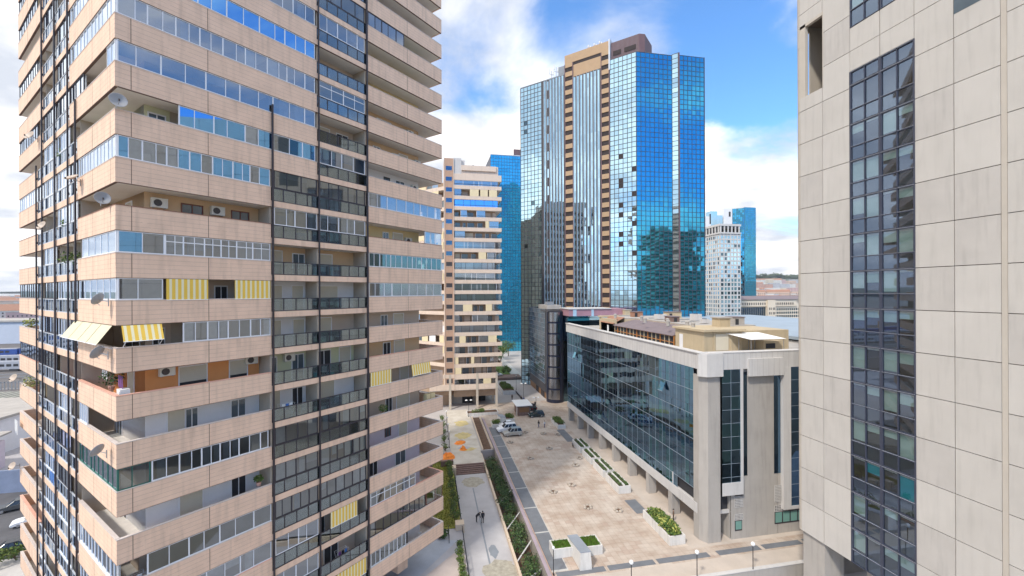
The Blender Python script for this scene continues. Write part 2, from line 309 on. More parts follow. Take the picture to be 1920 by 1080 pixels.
# ---- glazed and open loggias
CURT = ['curt_white', 'curt_white', 'curt_grey', 'curt_blue', 'curt_tan', None, None]
def glazed(fc, t0, t1, z0, z1, n, fm='frame_white', gm='glz', transom=0, fill=.55, cur=None, d=.05, sill=True, gap_p=0):
    g = MB(); f = MB(); c = MB()
    wv = [rnd.uniform(.8, 1.25) for _ in range(n)]; tot = sum(wv); t = t0; has = False
    mw = .045 if fm == 'frame_white' else .05
    for i in range(n):
        a = t; t += wv[i] / tot * (t1 - t0); e = t
        if rnd.random() > gap_p:
            tl = rnd.uniform(-.006, .006)
            P = [(a, d + .03 + tl, z0 + .05), (e, d + .03 - tl, z0 + .05), (e, d + .03 - tl, z1 - .04), (a, d + .03 + tl, z1 - .04)]
            g.poly([p if fc == 'R' else (p[1], p[0], p[2]) for p in P], [(0, 1, 2, 3)], gm if gm != 'glz_sky' or rnd.random() < .7 else 'glz')
        if rnd.random() < fill:
            cm = cur or rnd.choice(CURT)
            if cm:
                x0 = a + .03 if rnd.random() < .7 else a + (e - a) * .4
                lo = z0 + .05 if rnd.random() < .75 else z0 + (z1 - z0) * rnd.uniform(.3, .6)
                fb(c, fc, x0, e - .03, d + .14, d + .17, lo, z1 - .05, cm); has = True
        wide = mw * (1.8 if i % 2 == 0 else 1)
        fb(f, fc, a - wide / 2 if i else a, a + wide / 2 if i else a + wide, d, d + .07, z0 + .06, z1 - .05, fm)
    fb(f, fc, t1 - mw * 1.3, t1, d, d + .07, z0 + .06, z1 - .05, fm)
    fb(f, fc, t0, t1, d - .01, d + .08, z0, z0 + .06, fm); fb(f, fc, t0, t1, d - .01, d + .08, z1 - .05, z1, fm)
    if transom: zm = z0 + (z1 - z0) * .66; fb(f, fc, t0, t1, d - .005, d + .075, zm - .03, zm + .03, fm)
    o = g.build('window', A); f.build('frame', o)
    if has: c.build('curtain', o)
    # interior: partition behind
    return o
def side_walls(mb, fc, t, z0, z1, m): fb(mb, fc, t - .06, t + .06, .2, 2.0, z0, z1, m)
def recess(fc, t0, t1, k, col, items=()):
    """the wall two metres back on an open loggia, with its doors, windows and shutters"""
    z0 = ZT(k) - BH + .3; z1 = ZT(k - 1) - BH; L = LR if fc == 'R' else LL
    a = max(t0, 2.0 - (.04 if fc == 'R' else .0)); c = min(t1, L - 1.96)
    wl = MB(); fb(wl, fc, a, c, 1.955, 2.0 - .001, z0, z1, col)
    if t0 <= 0: # turn the corner
        if fc == 'R': wl.box(1.955, 1.999, 2.0, 9.0, z0, z1, col)
    wl.build('loggia_wall', A)
    for it in items:
        ty, t, wdt = it[0], it[1], it[2]; m = MB(); fr = MB()
        zz0, zz1 = {'door': (z0, z0 + 2.15), 'win': (z0 + .95, z0 + 2.2), 'shut': (z0, z0 + 2.3), 'shuth': (z0, z0 + 2.3), 'dark': (z0, z0 + 2.2)}[ty]
        fm = it[3] if len(it) > 3 else 'frame_white'
        fb(fr, fc, t - .07, t + wdt + .07, 1.90, 1.954, zz1, zz1 + .09, fm); fb(fr, fc, t - .07, t, 1.90, 1.954, zz0, zz1, fm); fb(fr, fc, t + wdt, t + wdt + .07, 1.90, 1.954, zz0, zz1, fm)
        if ty in ('door', 'win', 'dark'):
            fb(fr, fc, t + wdt / 2 - .03, t + wdt / 2 + .03, 1.905, 1.95, zz0, zz1, fm)
            fb(m, fc, t, t + wdt, 1.94, 1.953, zz0, zz1, 'dark_in' if ty == 'dark' else 'glz_in')
        elif ty == 'shut': fb(m, fc, t, t + wdt, 1.925, 1.953, zz0, zz1, 'shutter_slats')
        else:
            fb(m, fc, t, t + wdt, 1.925, 1.953, zz0 + 1.2, zz1, 'shutter_slats'); fb(m, fc, t, t + wdt, 1.94, 1.953, zz0, zz0 + 1.2, 'dark_in')
        o = m.build({'door': 'door', 'win': 'window', 'dark': 'door', 'shut': 'roller_shutter', 'shuth': 'roller_shutter'}[ty], A); fr.build('frame', o)
def awning(fc, t0, t1, z1, drop, out=0., m='awn_stripe', valance=True):
    b = MB(); n = 8
    # hangs from the slab edge: vertical curtain, or slanting outwards
    P0 = (t0, -.02, z1); pts = []
    for s in range(n + 1):
        f = s / n; d = -.04 - out * f; z = z1 - drop * f
        pts += [(t0, d, z), (t1, d, z)]
    P = [p if fc == 'R' else (p[1], p[0], p[2]) for p in pts]
    P += [(p[0], p[1] + .012, p[2] - .012) if fc == 'R' else (p[0] + .012, p[1], p[2] - .012) for p in P]
    k = 2 * (n + 1)
    F = [(2 * i, 2 * i + 1, 2 * i + 3, 2 * i + 2) for i in range(n)] + [(k + 2 * i, k + 2 * i + 2, k + 2 * i + 3, k + 2 * i + 1) for i in range(n)]
    b.poly(P, F, m)
    o = b.build('awning', A)
    r = MB(); d = -.04 - out
    def pt(t, d, z): return (t, d, z) if fc == 'R' else (d, t, z)
    r.bar(pt(t0, d, z1 - drop), pt(t1, d, z1 - drop), .025, 'frame_white')
    if out: 
        for t in (t0 + .1, t1 - .1): r.bar(pt(t, .02, z1 - drop - .35), pt(t, d, z1 - drop), .02, 'frame_white')
    r.build('awning_rail', o)
def Zo(k): return ZT(k) + .052, ZT(k - 1) - BH - .032
G = glazed
# -- right face, first stretch (t 0 .. 9.4)
def Rg(k, t0, t1, n, **kw): z0, z1 = Zo(k); G('R', t0, t1, z0, z1, n, **kw)
def Lg(k, t0, t1, n, **kw): z0, z1 = Zo(k); G('L', t0, t1, z0, z1, n, **kw)
for k in range(-7, -1): Rg(k, .1, 13.3, rnd.choice([11, 12, 14, 15]), gm='glz_sky' if k % 2 else 'glz'); Lg(k, .15, 11.4, 12)
Rg(-1, .1, 13.3, 13, gm='glz_sky'); Rg(0, .1, 13.3, 17, gm='glz'); Rg(1, .1, 13.3, 11, gm='glz', cur='curt_grey', fill=.4)
recess('R', 0, 3.4, 2, 'w_green', [('win', 2.2, .9)]); Rg(2, 3.3, 13.3, 9, gm='glz_sky'); Rg(3, .1, 9.4, 14, gm='glz_sky', cur='curt_white', fill=.5)
recess('R', 0, 9.4, 4, 'w_ochre', [('win', 4.1, 1.25, 'frame_brown'), ('win', 7.4, 1.2, 'frame_brown')])
Rg(5, .1, 2.5, 2, gm='glz_sky', cur='curt_white'); Rg(5, 2.5, 9.4, 12, transom=1, cur='curt_grey', fill=.8)
Rg(6, .1, 2.4, 2, cur='curt_grey', fill=1); recess('R', 2.4, 9.4, 6, 'w_beige', [('dark', 6.2, .8)])
z0, z1 = Zo(6); awning('R', 2.55, 5.0, z1, 1.43); awning('R', 6.75, 9.35, z1, 1.43)
recess('R', 0, 3.4, 7, 'w_beige', [('dark', 2.4, .6)]); Rg(7, 3.5, 9.4, 8, cur='curt_white', fill=.8)
z0, z1 = Zo(7); awning('R', .25, 2.3, z1, 1.0, .45)
recess('R', 0, 9.4, 8, 'w_orange', [('shuth', 3.9, 1.7), ('shuth', 7.2, 1.25)])
recess('R', 0, 9.4, 9, 'w_white', [('shut', 3.2, 1.0), ('door', 4.3, .7), ('door', 7.3, 1.0)])
Rg(10, .05, 1.7, 2, fm='frame_green', fill=.3); Rg(10, 1.75, 9.2, 11, gm='glz_dark', cur='curt_grey', fill=.5)
recess('R', 0, 9.4, 11, 'w_white', [('shut', 3.9, 1.4), ('dark', 7.3, 1.0)])
recess('R', 0, 1.6, 12, 'w_beige'); Rg(12, 1.5, 9.4, 7, gm='glz_dark', fill=.3); Rg(13, .1, 9.4, 8, gm='glz', cur='curt_white', fill=.7)
Rg(14, .1, 9.4, 8); Rg(15, .1, 9.4, 8)
# -- right face, middle bays
def rmid(k, kind, m2=None):
    z0 = ZT(k) + .02; z1 = ZT(k - 1) - BH - .01
    bays = [(9.7, 13.45), (13.68, 18.5)] if k >= 3 else [(13.68, 18.5)]
    for i, (a, c) in enumerate(bays):
        kd = kind if i == 0 or m2 is None else m2
        if kd[0] == 'g': G('R', a, c, z0, z1, kd[1], fm=kd[2], gm=kd[3], fill=kd[4], cur=kd[5] if len(kd) > 5 else None, transom=kd[6] if len(kd) > 6 else 0)
        else: recess('R', a, c, k, kd[1], [(ty, a + o, w_) for ty, o, w_ in kd[2]])
        zb = ZT(k) - BH
        if kd[0] == 'g' : pass
gd = ('g', 4, 'frame_dark', 'glz_dark', .5)
for k in (-7, -6, -5, -4, -3): rmid(k, gd if k % 2 else ('g', 4, 'frame_white', 'glz', .6))
rmid(-2, ('g', 5, 'frame_white', 'glz', .7, 'curt_grey')); rmid(-1, ('o', 'w_beige', [('dark', 1, 1.2), ('shut', 3, 1.2)]))
rmid(0, ('g', 4, 'frame_white', 'glz_dark', .4, None, 1)); rmid(1, ('o', 'w_beige', [('shut', 1, 1.2), ('dark', 3, 1.2)])); rmid(2, ('g', 4, 'frame_white', 'glz', .9, 'curt_blue'))
rmid(3, ('g', 3, 'frame_dark', 'glz_dark', .5), ('g', 5, 'frame_dark', 'glz_dark', .8, 'curt_tan'))
rmid(4, ('g', 4, 'frame_white', 'glz_dark', .6, 'curt_tan'), ('g', 5, 'frame_white', 'glz_dark', .7, 'curt_white'))
rmid(5, ('o', 'w_ochre', [('shuth', .3, 1.3), ('door', 2.6, 1)]), ('o', 'w_ochre', [('shuth', 1.0, 1.4)]))
rmid(6, ('o', 'w_white', [('shut', .3, 1.3), ('shut', 2.5, 1.0)]), ('o', 'w_white', [('shut', .6, 2.4)]))
rmid(7, ('o', 'w_white', [('shut', .2, 1.3), ('shut', 2.6, 1.0)]), ('o', 'w_beige', [('shut', .9, 1.4)]))
rmid(8, ('o', 'w_green', [('door', .2, .9), ('door', 2.5, 1.0)]), ('o', 'w_green', [('dark', .9, 1.3), ('shut', 3.2, 1.2)]))
rmid(9, ('o', 'w_white', [('shut', .8, .6), ('dark', 2.5, .9)]), ('o', 'w_white', [('shut', 1.2, 1.4)]))
rmid(10, ('g', 4, 'frame_dark', 'glz_dark', .5, 'curt_white'), ('g', 5, 'frame_dark', 'glz_dark', .4, 'frost'))
rmid(11, ('g', 4, 'frame_dark', 'glz_dark', .9, 'curt_white'), ('g', 6, 'frame_dark', 'glz_dark', .9, 'frost'))
rmid(12, ('g', 5, 'frame_dark', 'glz_dark', .4), ('g', 6, 'frame_dark', 'glz_dark', .8, 'curt_white'))
rmid(13, ('g', 4, 'frame_white', 'glz', .5), ('o', 'w_beige', [('dark', .5, 1)])); awning('R', 14.6, 17.4, ZT(12) - BH, 1.45)
rmid(14, ('g', 4, 'frame_white', 'glz', .5), ('o', 'w_beige', [('dark', 1.5, 1.4)])); rmid(15, ('g', 4, 'frame_dark', 'glz_dark', .5), ('o', 'w_beige', [('dark', 1, 2)])); awning('R', 15.2, 18.4, ZT(14) - BH, 1.5)
# -- right face, far stretch (t 18.9 .. 29.3)
recess('R', 18.8, LR, -7, 'w_beige', [('dark', 21, 1.2)]); recess('R', 18.8, LR, -6, 'w_beige'); recess('R', 18.8, LR, -5, 'w_beige', [('dark', 24, 1)]); recess('R', 18.8, LR, -4, 'w_beige', [('dark', 21, 1)])
Rg(-3, 18.9, 23.6, 5, fm='frame_dark', gm='glz', fill=.9, cur='curt_grey'); recess('R', 23.7, LR, -3, 'w_green')
recess('R', 18.8, LR, -2, 'w_yellow', [('dark', 21, .8)]); recess('R', 18.8, LR, -1, 'w_yellow'); recess('R', 18.8, LR, 0, 'w_ochre', [('shut', 21.5, 1.8), ('dark', 25, .8)])
recess('R', 18.8, LR, 1, 'w_ochre', [('dark', 21, .8), ('shut', 24.5, 1.2)]); recess('R', 18.8, LR, 2, 'w_white', [('win', 22.4, .7, 'frame_dark'), ('win', 24, 1.2)])
Rg(3, 18.9, 29.25, 9, cur='curt_white', fill=1); recess('R', 18.8, LR, 4, 'w_yellow', [('win', 19.2, .7), ('win', 22.2, .7), ('shut', 23.6, 1.3)]); Rg(4, 26.6, 29.3, 3, gm='glz', fill=.6)
Rg(5, 18.9, 29.3, 14, gm='glz_teal', fill=.4, cur='curt_blue'); Rg(6, 18.9, 21.8, 3, fill=.6); Rg(6, 21.8, 29.3, 6, cur='curt_white', fill=1, gm='glz_rail')
recess('R', 18.8, LR, 7, 'w_beige', [('win', 21.9, .8), ('shut', 23.6, 1.4)]); recess('R', 18.8, LR, 8, 'w_ochre', [('dark', 22.2, .9), ('shut', 23.7, 1.4)])
recess('R', 18.8, LR, 9, 'w_beige', [('dark', 22, 1.1), ('shut', 24.5, 1.2)]); awning('R', 19.0, 21.6, ZT(8) - BH, 1.4); awning('R', 24.4, 27.2, ZT(8) - BH, 1.2, .2)
recess('R', 18.8, LR, 10, 'w_beige', [('dark', 22.5, .8), ('shut', 24, 1.8)]); recess('R', 18.8, LR, 11, 'w_lilac', [('win', 22.4, .7, 'frame_brown'), ('shut', 24.3, 1.2)])
recess('R', 18.8, LR, 12, 'w_lilac', [('shut', 19.2, .9), ('dark', 20.3, 1), ('door', 23.8, 1.4)]); Rg(13, 19.0, 25.0, 7, fill=.2, gm='glz_dark', transom=1); recess('R', 25, LR, 13, 'w_lilac')
Rg(14, 18.9, 26.5, 9, fm='frame_dark', gm='glz_dark', fill=.3); Rg(14, 26.6, 29.3, 2, fm='frame_brown', gm='glz_dark', fill=0)
Rg(15, 19.0, 23.6, 8, fill=.15, gm='glz_dark'); recess('R', 23.6, LR, 15, 'w_white', [('dark', 24.0, 1.5)])
# -- left face
for k, n in ((-1, 12), (0, 12)): Lg(k, .15, 11.4 if k < 2 else 9.1, n, cur='curt_white', fill=.6)
Lg(1, .15, 1.9, 2, cur='curt_white', fill=1); recess('L', 2, 9.4, 1, 'w_beige'); Lg(1, 7.6, 11.4, 3, fm='frame_dark')
recess('L', 2.0, 11.4, 2, 'w_white', [('shut', 5, 1.4)])
Lg(3, .15, 9.1, 11, cur='curt_white', fill=.6); recess('L', 2.0, 9.1, 4, 'w_ochre', [('shut', 4.5, 1.3)]); Lg(5, .15, 8.2, 5, cur='curt_white', fill=.9); Lg(6, .15, 9.1, 6, cur='curt_white', fill=.5)
recess('L', 2.0, 9.1, 7, 'w_beige', [('dark', 3, 3)]); recess('L', 2.0, 9.1, 8, 'w_orange', [('shut', 4.2, 1.3)]); recess('L', 2.0, 9.1, 9, 'w_beige', [('door', 7.0, 1.2)])
Lg(9, 7.0, 9.1, 4); Lg(10, .1, 9.1, 9, fm='frame_green', cur='curt_tan', fill=.5); recess('L', 2.0, 9.1, 11, 'w_white', [('dark', 6, 1.2)]); Lg(12, .15, 9.1, 11, cur='curt_grey', fill=.8)
for k in (13, 14, 15): Lg(k, .15, 9.1, 9)
z0, z1 = Zo(7)
for a, c in ((.6, 2.9), (3.0, 5.1), (5.2, 7.6), (7.7, 9.9)): awning('L', a, c, z1, 1.15, .75, 'awn_cream')
lm_r = random.Random(3)
for k in KS:
    zg0 = ZT(k) + .02; zg1 = ZT(k - 1) - BH - .01
    bays = [(9.5, 11.45), (11.75, 15.8), (16.4, 21.0), (21.3, 23.6)] if k >= 2 else [(11.75, 15.8), (16.4, 21.0)]
    for (a, c) in bays:
        r_ = lm_r.random()
        if k in (8,) and a > 15: G('L', a, c, zg0, zg1, 4, fm='frame_dark', gm='glz_dark', fill=.4)
        elif k == 8: recess('L', a, c, k, 'w_orange')
        elif r_ < .62: G('L', a, c, zg0, zg1, max(2, round((c - a) / 1.0)), fm='frame_white' if lm_r.random() < .7 else 'frame_dark', fill=.5, transom=0)
        else: recess('L', a, c, k, lm_r.choice(['w_cream', 'w_white', 'w_white', 'w_ochre']), [('shut', a + .4, min(1.3, c - a - .6))])
    if k in (1, -1, -3, -4, -6, 3, 8, 6): Lg(k, 24, 33.3, 8, fm='frame_dark' if k != 3 else 'frame_white', fill=.6)
    elif k in (13, 14): recess('L', 24, LL, k, 'w_orange' if k == 13 else 'w_yellow')
    else: recess('L', 24, LL, k, 'w_beige', [('dark', 27, 1.2)])
# partitions between flats, roof
pw = MB()
for fc, ts in (('R', (9.5, 13.57, 18.65)), ('L', (9.3, 11.6, 16.1, 21.15, 23.7))):
    for t in ts: fb(pw, fc, t - .07, t + .07, .2, 2.0, ZT(15) - BH, ZT(-8), 'w_core')
pw.build('party_wall', A)
rf = MB(); rf.box(0, LR, 0, LL, ZT(-8) + .5, ZT(-8) + 2.3, 'clad'); rf.build('roof', A)
# ground storey: recessed walls and pillars
gb = MB(); gb.box(7, 22, 7, 26, 0, 3.25, 'w_beige'); gb.build('ground_floor_wall', A)
for (x, y) in ((1.2, 1.2), (9.5, 1), (18.6, 1.0), (25.2, 3.0), (28, 12), (1, 9.3), (1, 16), (1, 23), (28, 22), (9.5, 31), (19, 31)):
    b = MB(); b.box(x - .75, x + .75, y - .6, y + .6, 0, ZT(15) - BH + .01, 'clad'); b.build('pillar', A)
b = MB(); b.box(21.5, 24.3, 4.2, 5.6, .0, ZT(15) - BH + .01, 'clad'); b.build('pillar', A)

# ---- things fixed on, hung on or standing on its balconies
def dish(face, t, d, z, r, m, label, aim=-125, tilt=28, arm=.5):
    p = toW(face, t, d, z); o = thing('satellite_dish', label, 'satellite dish', p, R(aim), 'satellite dishes fixed to the balcony parapets')
    b = MB(Matrix.Rotation(R(90 - tilt), 4, 'Y')); prof = [(.02, 0), (r * .35, .02), (r * .7, .075), (r, .15), (r + .01, .165), (r * .98, .16), (r * .68, .095), (r * .3, .04), (.02, .02)]
    b.lathe((0, 0, 0), prof, m, 20); b.build('reflector', o, smooth=True)
    b = MB(); b.bar((0, 0, 0), (-arm, 0, -.1), .025, 'metal_grey'); b.bar((-arm, 0, -.4), (-arm, 0, .1), .03, 'metal_grey'); b.build('mounting_arm', o)
    b = MB(); b.bar((.02, 0, -r * .8), (r * .95, 0, -.05), .018, 'metal_grey'); b.bar((r * .95, 0, -.12), (r * 1.02, 0, .02), .05, 'ac_dark'); b.build('receiver_arm', o)
dish('R', .1, -.15, ZT(2) + .45, .45, 'dish_grey', 'round grey dish on the parapet corner one floor above the full width blue glazing', aim=-50, tilt=12)
dish('L', 1.2, -.35, ZT(4) + .45, .40, 'dish_grey', 'pale dish on the corner parapet of the ochre loggia with brown framed windows', aim=-50, tilt=12)
dish('L', .8, -.55, ZT(6) + .05, .40, 'dish_grey', 'grey dish left of the glazed corner beside the hanging yellow striped curtains', aim=172)
dish('L', .7, -.6, ZT(7) - .25, .45, 'dish_grey', 'grey dish under the cream awnings at the parapet corner', aim=172)
dish('L', .9, -.6, ZT(9) - .4, .42, 'dish_grey', 'grey dish on the parapet directly above the green framed corner window', aim=165)
dish('L', 7.9, -.5, ZT(3) - .3, .42, 'dish_tan', 'tan dish beside the black poles below the blue glazed corner loggia', aim=-110, tilt=55)
dish('L', 23.0, -.5, ZT(1) - .1, .45, 'dish_tan', 'tan dish high up by the outer black pole on the shaded left side', aim=-110)
dish('L', 19.3, -.3, ZT(4) + .35, .40, 'dish_tan', 'dark tan dish leaning out between the black poles at the brown framed loggia floor', aim=-110)
dish('L', 33.0, -.4, ZT(9) + .6, .42, 'dish_tan', 'tan dish at the far left balcony end beside the yucca plant', aim=-110)
dish('L', 33.0, -.5, ZT(12) + .4, .40, 'dish_tan', 'lowest dish at the far left balcony ends above the parked cars', aim=-110)
def ac(face, t, z, label, d=1.72):
    p = toW(face, t, d, z); o = thing('air_conditioner', label, 'air conditioner', p, R(45) if face == 'R' else R(-45), 'air conditioners on the balcony walls')
    b = MB(); b.box(-.45, .45, -.17, .17, -.32, .32, 'ac_body'); b.box(-.47, .47, -.19, .19, .321, .34, 'ac_body'); b.build('casing', o)
    b = MB(Matrix.Rotation(R(90), 4, 'X')); b.lathe((-.12, 0, .172), [(.24, 0), (.24, .02), (.05, .022)], 'ac_dark', 14); b.build('fan_grille', o)
    b = MB(); b.box(-.35, -.30, -.15, .2, -.37, -.322, 'metal_grey'); b.box(.30, .35, -.15, .2, -.37, -.322, 'metal_grey'); b.build('bracket', o)
ac('R', 2.7, ZT(4) + .75, 'cream air conditioner on the ochre wall nearest the tower corner')
ac('R', 6.3, ZT(4) + .75, 'cream air conditioner on the ochre wall between two brown windows')
ac('R', 3.1, ZT(8) + .95, 'air conditioner under the slab on the orange wall, left of two shutters')
ac('R', 8.7, ZT(8) + 1.0, 'air conditioner high on the orange wall by the black pole')
ac('R', 25.9, ZT(0) + .7, 'air conditioner with dark fan on the topmost far balcony that has one')
ac('R', 23.7, ZT(1) + .45, 'left one of two fans on the far balcony below the top one')
ac('R', 27.0, ZT(1) + .55, 'right one of two fans on the far balcony below the top one')
ac('R', 26.6, ZT(2) + .55, 'air conditioner on the white wall at the far balcony end')
ac('R', 25.6, ZT(4) + .35, 'air conditioner left of the glazed end of the pale yellow far balcony')
ac('R', 11.8, ZT(8) + .8, 'air conditioner over the glass railing on the pale green wall')
# hanging and standing small things
def towel(name, face, t0, t1, d, z1, drop, m, label):
    b = MB(); n = 6
    for i in range(n):
        a = t0 + (t1 - t0) * i / n; e = t0 + (t1 - t0) * (i + 1) / n - .02; fb(b, face, a, e, d + .02 * (i % 2), d + .02 * (i % 2) + .015, z1 - drop * (1 - .12 * (i % 3)), z1, m)
    o = b.build(name); o.matrix_world = MA; tag(o, label, 'laundry')
towel('towel', 'L', 6.0, 7.4, .9, ZT(8) + 1.0, .85, 'plastic_white', 'white towel hung up in the orange walled corner loggia')
towel('laundry', 'L', .8, 1.8, .5, ZT(8) + 1.1, .9, 'fabric_purple', 'dark purple washing hanging at the corner of the orange walled loggia')
towel('laundry', 'L', 31.5, 33.2, -.4, ZT(11) + 2.3, 1.4, 'plastic_white', 'white washing hanging outside the far left balcony end')
towel('beach_towel', 'L', 16.8, 18.6, -.1, ZT(11) + .2, .9, 'fabric_blue', 'blue and white cloth over a glass railing on the left side')
def leaf_cluster(mb, c, rad, n, size, mats, rg, flat=.0):
    for _ in range(n):
        while True:
            p = Vector((rg.uniform(-1, 1), rg.uniform(-1, 1), rg.uniform(-1, 1)))
            if .25 < p.length < 1: break
        q = Vector((c[0] + p.x * rad[0], c[1] + p.y * rad[1], c[2] + p.z * rad[2]))
        a = Vector((rg.gauss(0, 1), rg.gauss(0, 1), rg.gauss(0, 1))).normalized(); b = a.orthogonal().normalized(); s = size * rg.uniform(.6, 1.4)
        mb.poly([q - a * s, q + b * s * .5, q + a * s, q - b * s * .5], [(0, 1, 2, 3)], rg.choice(mats))
def pot_plant(face, t, d, z, r, label, mats=('leaf_a', 'leaf_c'), cat='potted plant'):
    p = toW(face, t, d, z); o = thing('potted_plant', label, cat, p); rg = random.Random(int(t * 100))
    b = MB(); b.lathe((0, 0, 0), [(.14, 0), (.2, .3), (.17, .3), (.02, .26)], 'coping_pink', 10); b.build('pot', o)
    b = MB(); leaf_cluster(b, (0, 0, .3 + r * .8), (r, r, r * .8), 160, .09, mats, rg); b.build('foliage', o)
pot_plant('L', 15.3, .5, ZT(2) - .7, .6, 'bushy green plant between the black poles, highest of the plants on the left side')
pot_plant('L', 14.0, .5, ZT(4) - .6, .6, 'green plant behind the railing left of the poles, level with the brown framed windows')
pot_plant('L', 13.2, .4, ZT(5) - .7, .85, 'large green plant spilling over the railing left of the white glazed corner')
pot_plant('L', 10.4, .4, ZT(5) - .7, .7, 'green plant between the two nearest black poles')
pot_plant('L', 29.5, .3, ZT(7) - .3, .6, 'yellow green bush on the far left balcony parapet', ('leaf_c', 'leaf_y'))
pot_plant('L', 29.0, .3, ZT(9) - .3, .8, 'tall yucca on the far left balcony under the tan dish', ('leaf_c', 'leaf_y'))
pot_plant('L', 4.5, .8, ZT(8) - .3, .7, 'dark green plants inside the orange walled corner loggia', ('leaf_b', 'leaf_a'))
pot_plant('R', 8.7, .6, ZT(11) + .0, .35, 'small potted plant at the dark end of the white walled terrace')
pot_plant('R', 21.0, .6, ZT(10) - .3, .5, 'plants on the far balcony above the lilac walls')
pot_plant('R', 23.8, .6, ZT(14) - .3, .6, 'leafy plants on the cluttered balcony third from the bottom')
cab = MB(MA); fb(cab, 'R', 27.2, 28.6, .5, 1.0, ZT(10) - BH + .3, ZT(10) + .55, 'w_yellow'); fb(cab, 'R', 27.85, 27.9, .48, .499, ZT(10) - BH + .3, ZT(10) + .5, 'door_brown'); tag(cab.build('storage_cabinet'), 'yellow cabinet standing on the far balcony end', 'cabinet')
def railchair(face, t, d, k, label):
    p = toW(face, t, d, ZT(k) - BH + .3); o = thing('garden_chair', label, 'chair', p, R(20))
    b = MB(); b.box(-.22, .22, -.22, .22, .42, .46, 'plastic_white'); b.build('seat', o); b = MB(); b.box(-.22, .22, .2, .24, .46, .9, 'plastic_white'); b.build('backrest', o)
    for x in (-.2, .2):
        for y in (-.2, .2): b = MB(); b.bar((x, y, 0), (x, y, .42), .02, 'plastic_white'); b.build('leg', o)
railchair('R', 10.6, .9, 10, 'white chair behind the dark glass railing of a glazed loggia'); railchair('R', 14.6, .8, 8, 'white chair behind the glass railing of the pale green loggia'); railchair('R', 26.6, 1.0, 15, 'white chair on the lowest far balcony')
bx = MB(MA); fb(bx, 'L', .5, 1.2, .3, .8, ZT(8) - BH + .3, ZT(8) + .3, 'plastic_white'); fb(bx, 'L', .55, .6, .29, .3, ZT(8) - .9, ZT(8) + .2, 'metal_grey'); tag(bx.build('outdoor_boiler'), 'white boiler cabinet standing at the orange walled loggia corner', 'boiler')

# more household things on the open balconies
def clutter_rack(t, k, lab, cols_):
    p = toW('R', t, .7, ZT(k) - BH + .3); o = thing('drying_rack', lab, 'drying rack', p, R(45)); b = MB()
    for x in (-.6, .6): b.bar((x, -.25, 0), (x, .25, 1.35), .015, 'frame_white', 4); b.bar((x, .25, 0), (x, -.25, 1.35), .015, 'frame_white', 4)
    for y in (-.25, 0, .25): b.bar((-.6, y, 1.35), (.6, y, 1.35), .01, 'frame_white', 4)
    b.build('frame', o)
    for i, c in enumerate(cols_): b = MB(); x = -.5 + i * .32; b.box(x, x + .26, -.26, -.24, .75 + .1 * (i % 2), 1.37, c); b.build('garment', o)
clutter_rack(24.5, 14, 'drying rack with mixed clothes on the cluttered balcony, third from the bottom', ['fabric_blue', 'plastic_white', 'fabric_red'])
clutter_rack(11.0, 9, 'drying rack behind glass railing on the pale lilac middle balcony', ['plastic_white', 'fabric_blue', 'plastic_white'])
clutter_rack(16.2, 14, 'drying rack with dark clothes in the low dark middle loggia', ['fabric_purple', 'cl_black', 'fabric_blue'])
clutter_rack(.95, 12, 'drying rack with blue and red clothes at the open lower tower corner', ['fabric_blue', 'fabric_red', 'plastic_white'])
clutter_rack(23.0, 1, 'small drying rack on the far balcony with two fans', ['cl_black', 'cl_brown'])
def table(t, k, lab):
    p = toW('R', t, .9, ZT(k) - BH + .3); o = thing('balcony_table', lab, 'table', p, R(45)); b = MB(); b.lathe((0, 0, .7), [(.45, 0), (.45, .04), (.02, .045)], 'door_brown', 14); b.build('tabletop', o)
    for x, y in ((-.25, -.25), (.25, -.25), (.25, .25), (-.25, .25)): b = MB(); b.bar((x, y, 0), (x * .8, y * .8, .7), .02, 'metal_grey', 5); b.build('leg', o)
table(14.7, 9, 'round brown table behind glass railing on the lilac grey middle balcony'); table(12.0, 5, 'round table on the ochre walled middle balcony'); table(16.5, 8, 'round table on the pale green middle balcony')
for t, k, lab in ((16.9, 9, 'white tub on the railing balcony beside the round brown table'), (8.8, 12, 'boxes piled inside the dark glazed lower loggia'), (12.3, 4, 'blue crate behind the railing below the curtained loggia')):
    b = MB(MA); fb(b, 'R', t - .35, t + .35, .5, 1.0, ZT(k) - BH + .3, ZT(k) - .35, 'fabric_blue' if k == 4 else 'plastic_white'); fb(b, 'R', t - .38, t + .38, .47, 1.03, ZT(k) - .349, ZT(k) - .3, 'metal_grey'); tag(b.build('storage_box'), lab, 'box')
# ================================================================ ground and paving
def sheet(name, x0, x1, y0, y1, z, m, t=.004):
    b = MB(); b.poly([(x0, y0, z), (x1, y0, z), (x1, y1, z), (x0, y1, z)], [(0, 1, 2, 3)], m); o = b.build(name); o['kind'] = 'structure'; return o
b = MB(); b.poly([(-6000, -3000, -2.5), (6000, -3000, -2.5), (6000, 7000, -2.5), (-6000, 7000, -2.5)], [(0, 1, 2, 3)], 'ground_m'); o = b.build('ground'); o['kind'] = 'structure'
def slab_struct(name, x0, x1, y0, y1, z0, z1, m):
    b = MB(); b.box(x0, x1, y0, y1, z0, z1, m); o = b.build(name); o['kind'] = 'structure'; return o
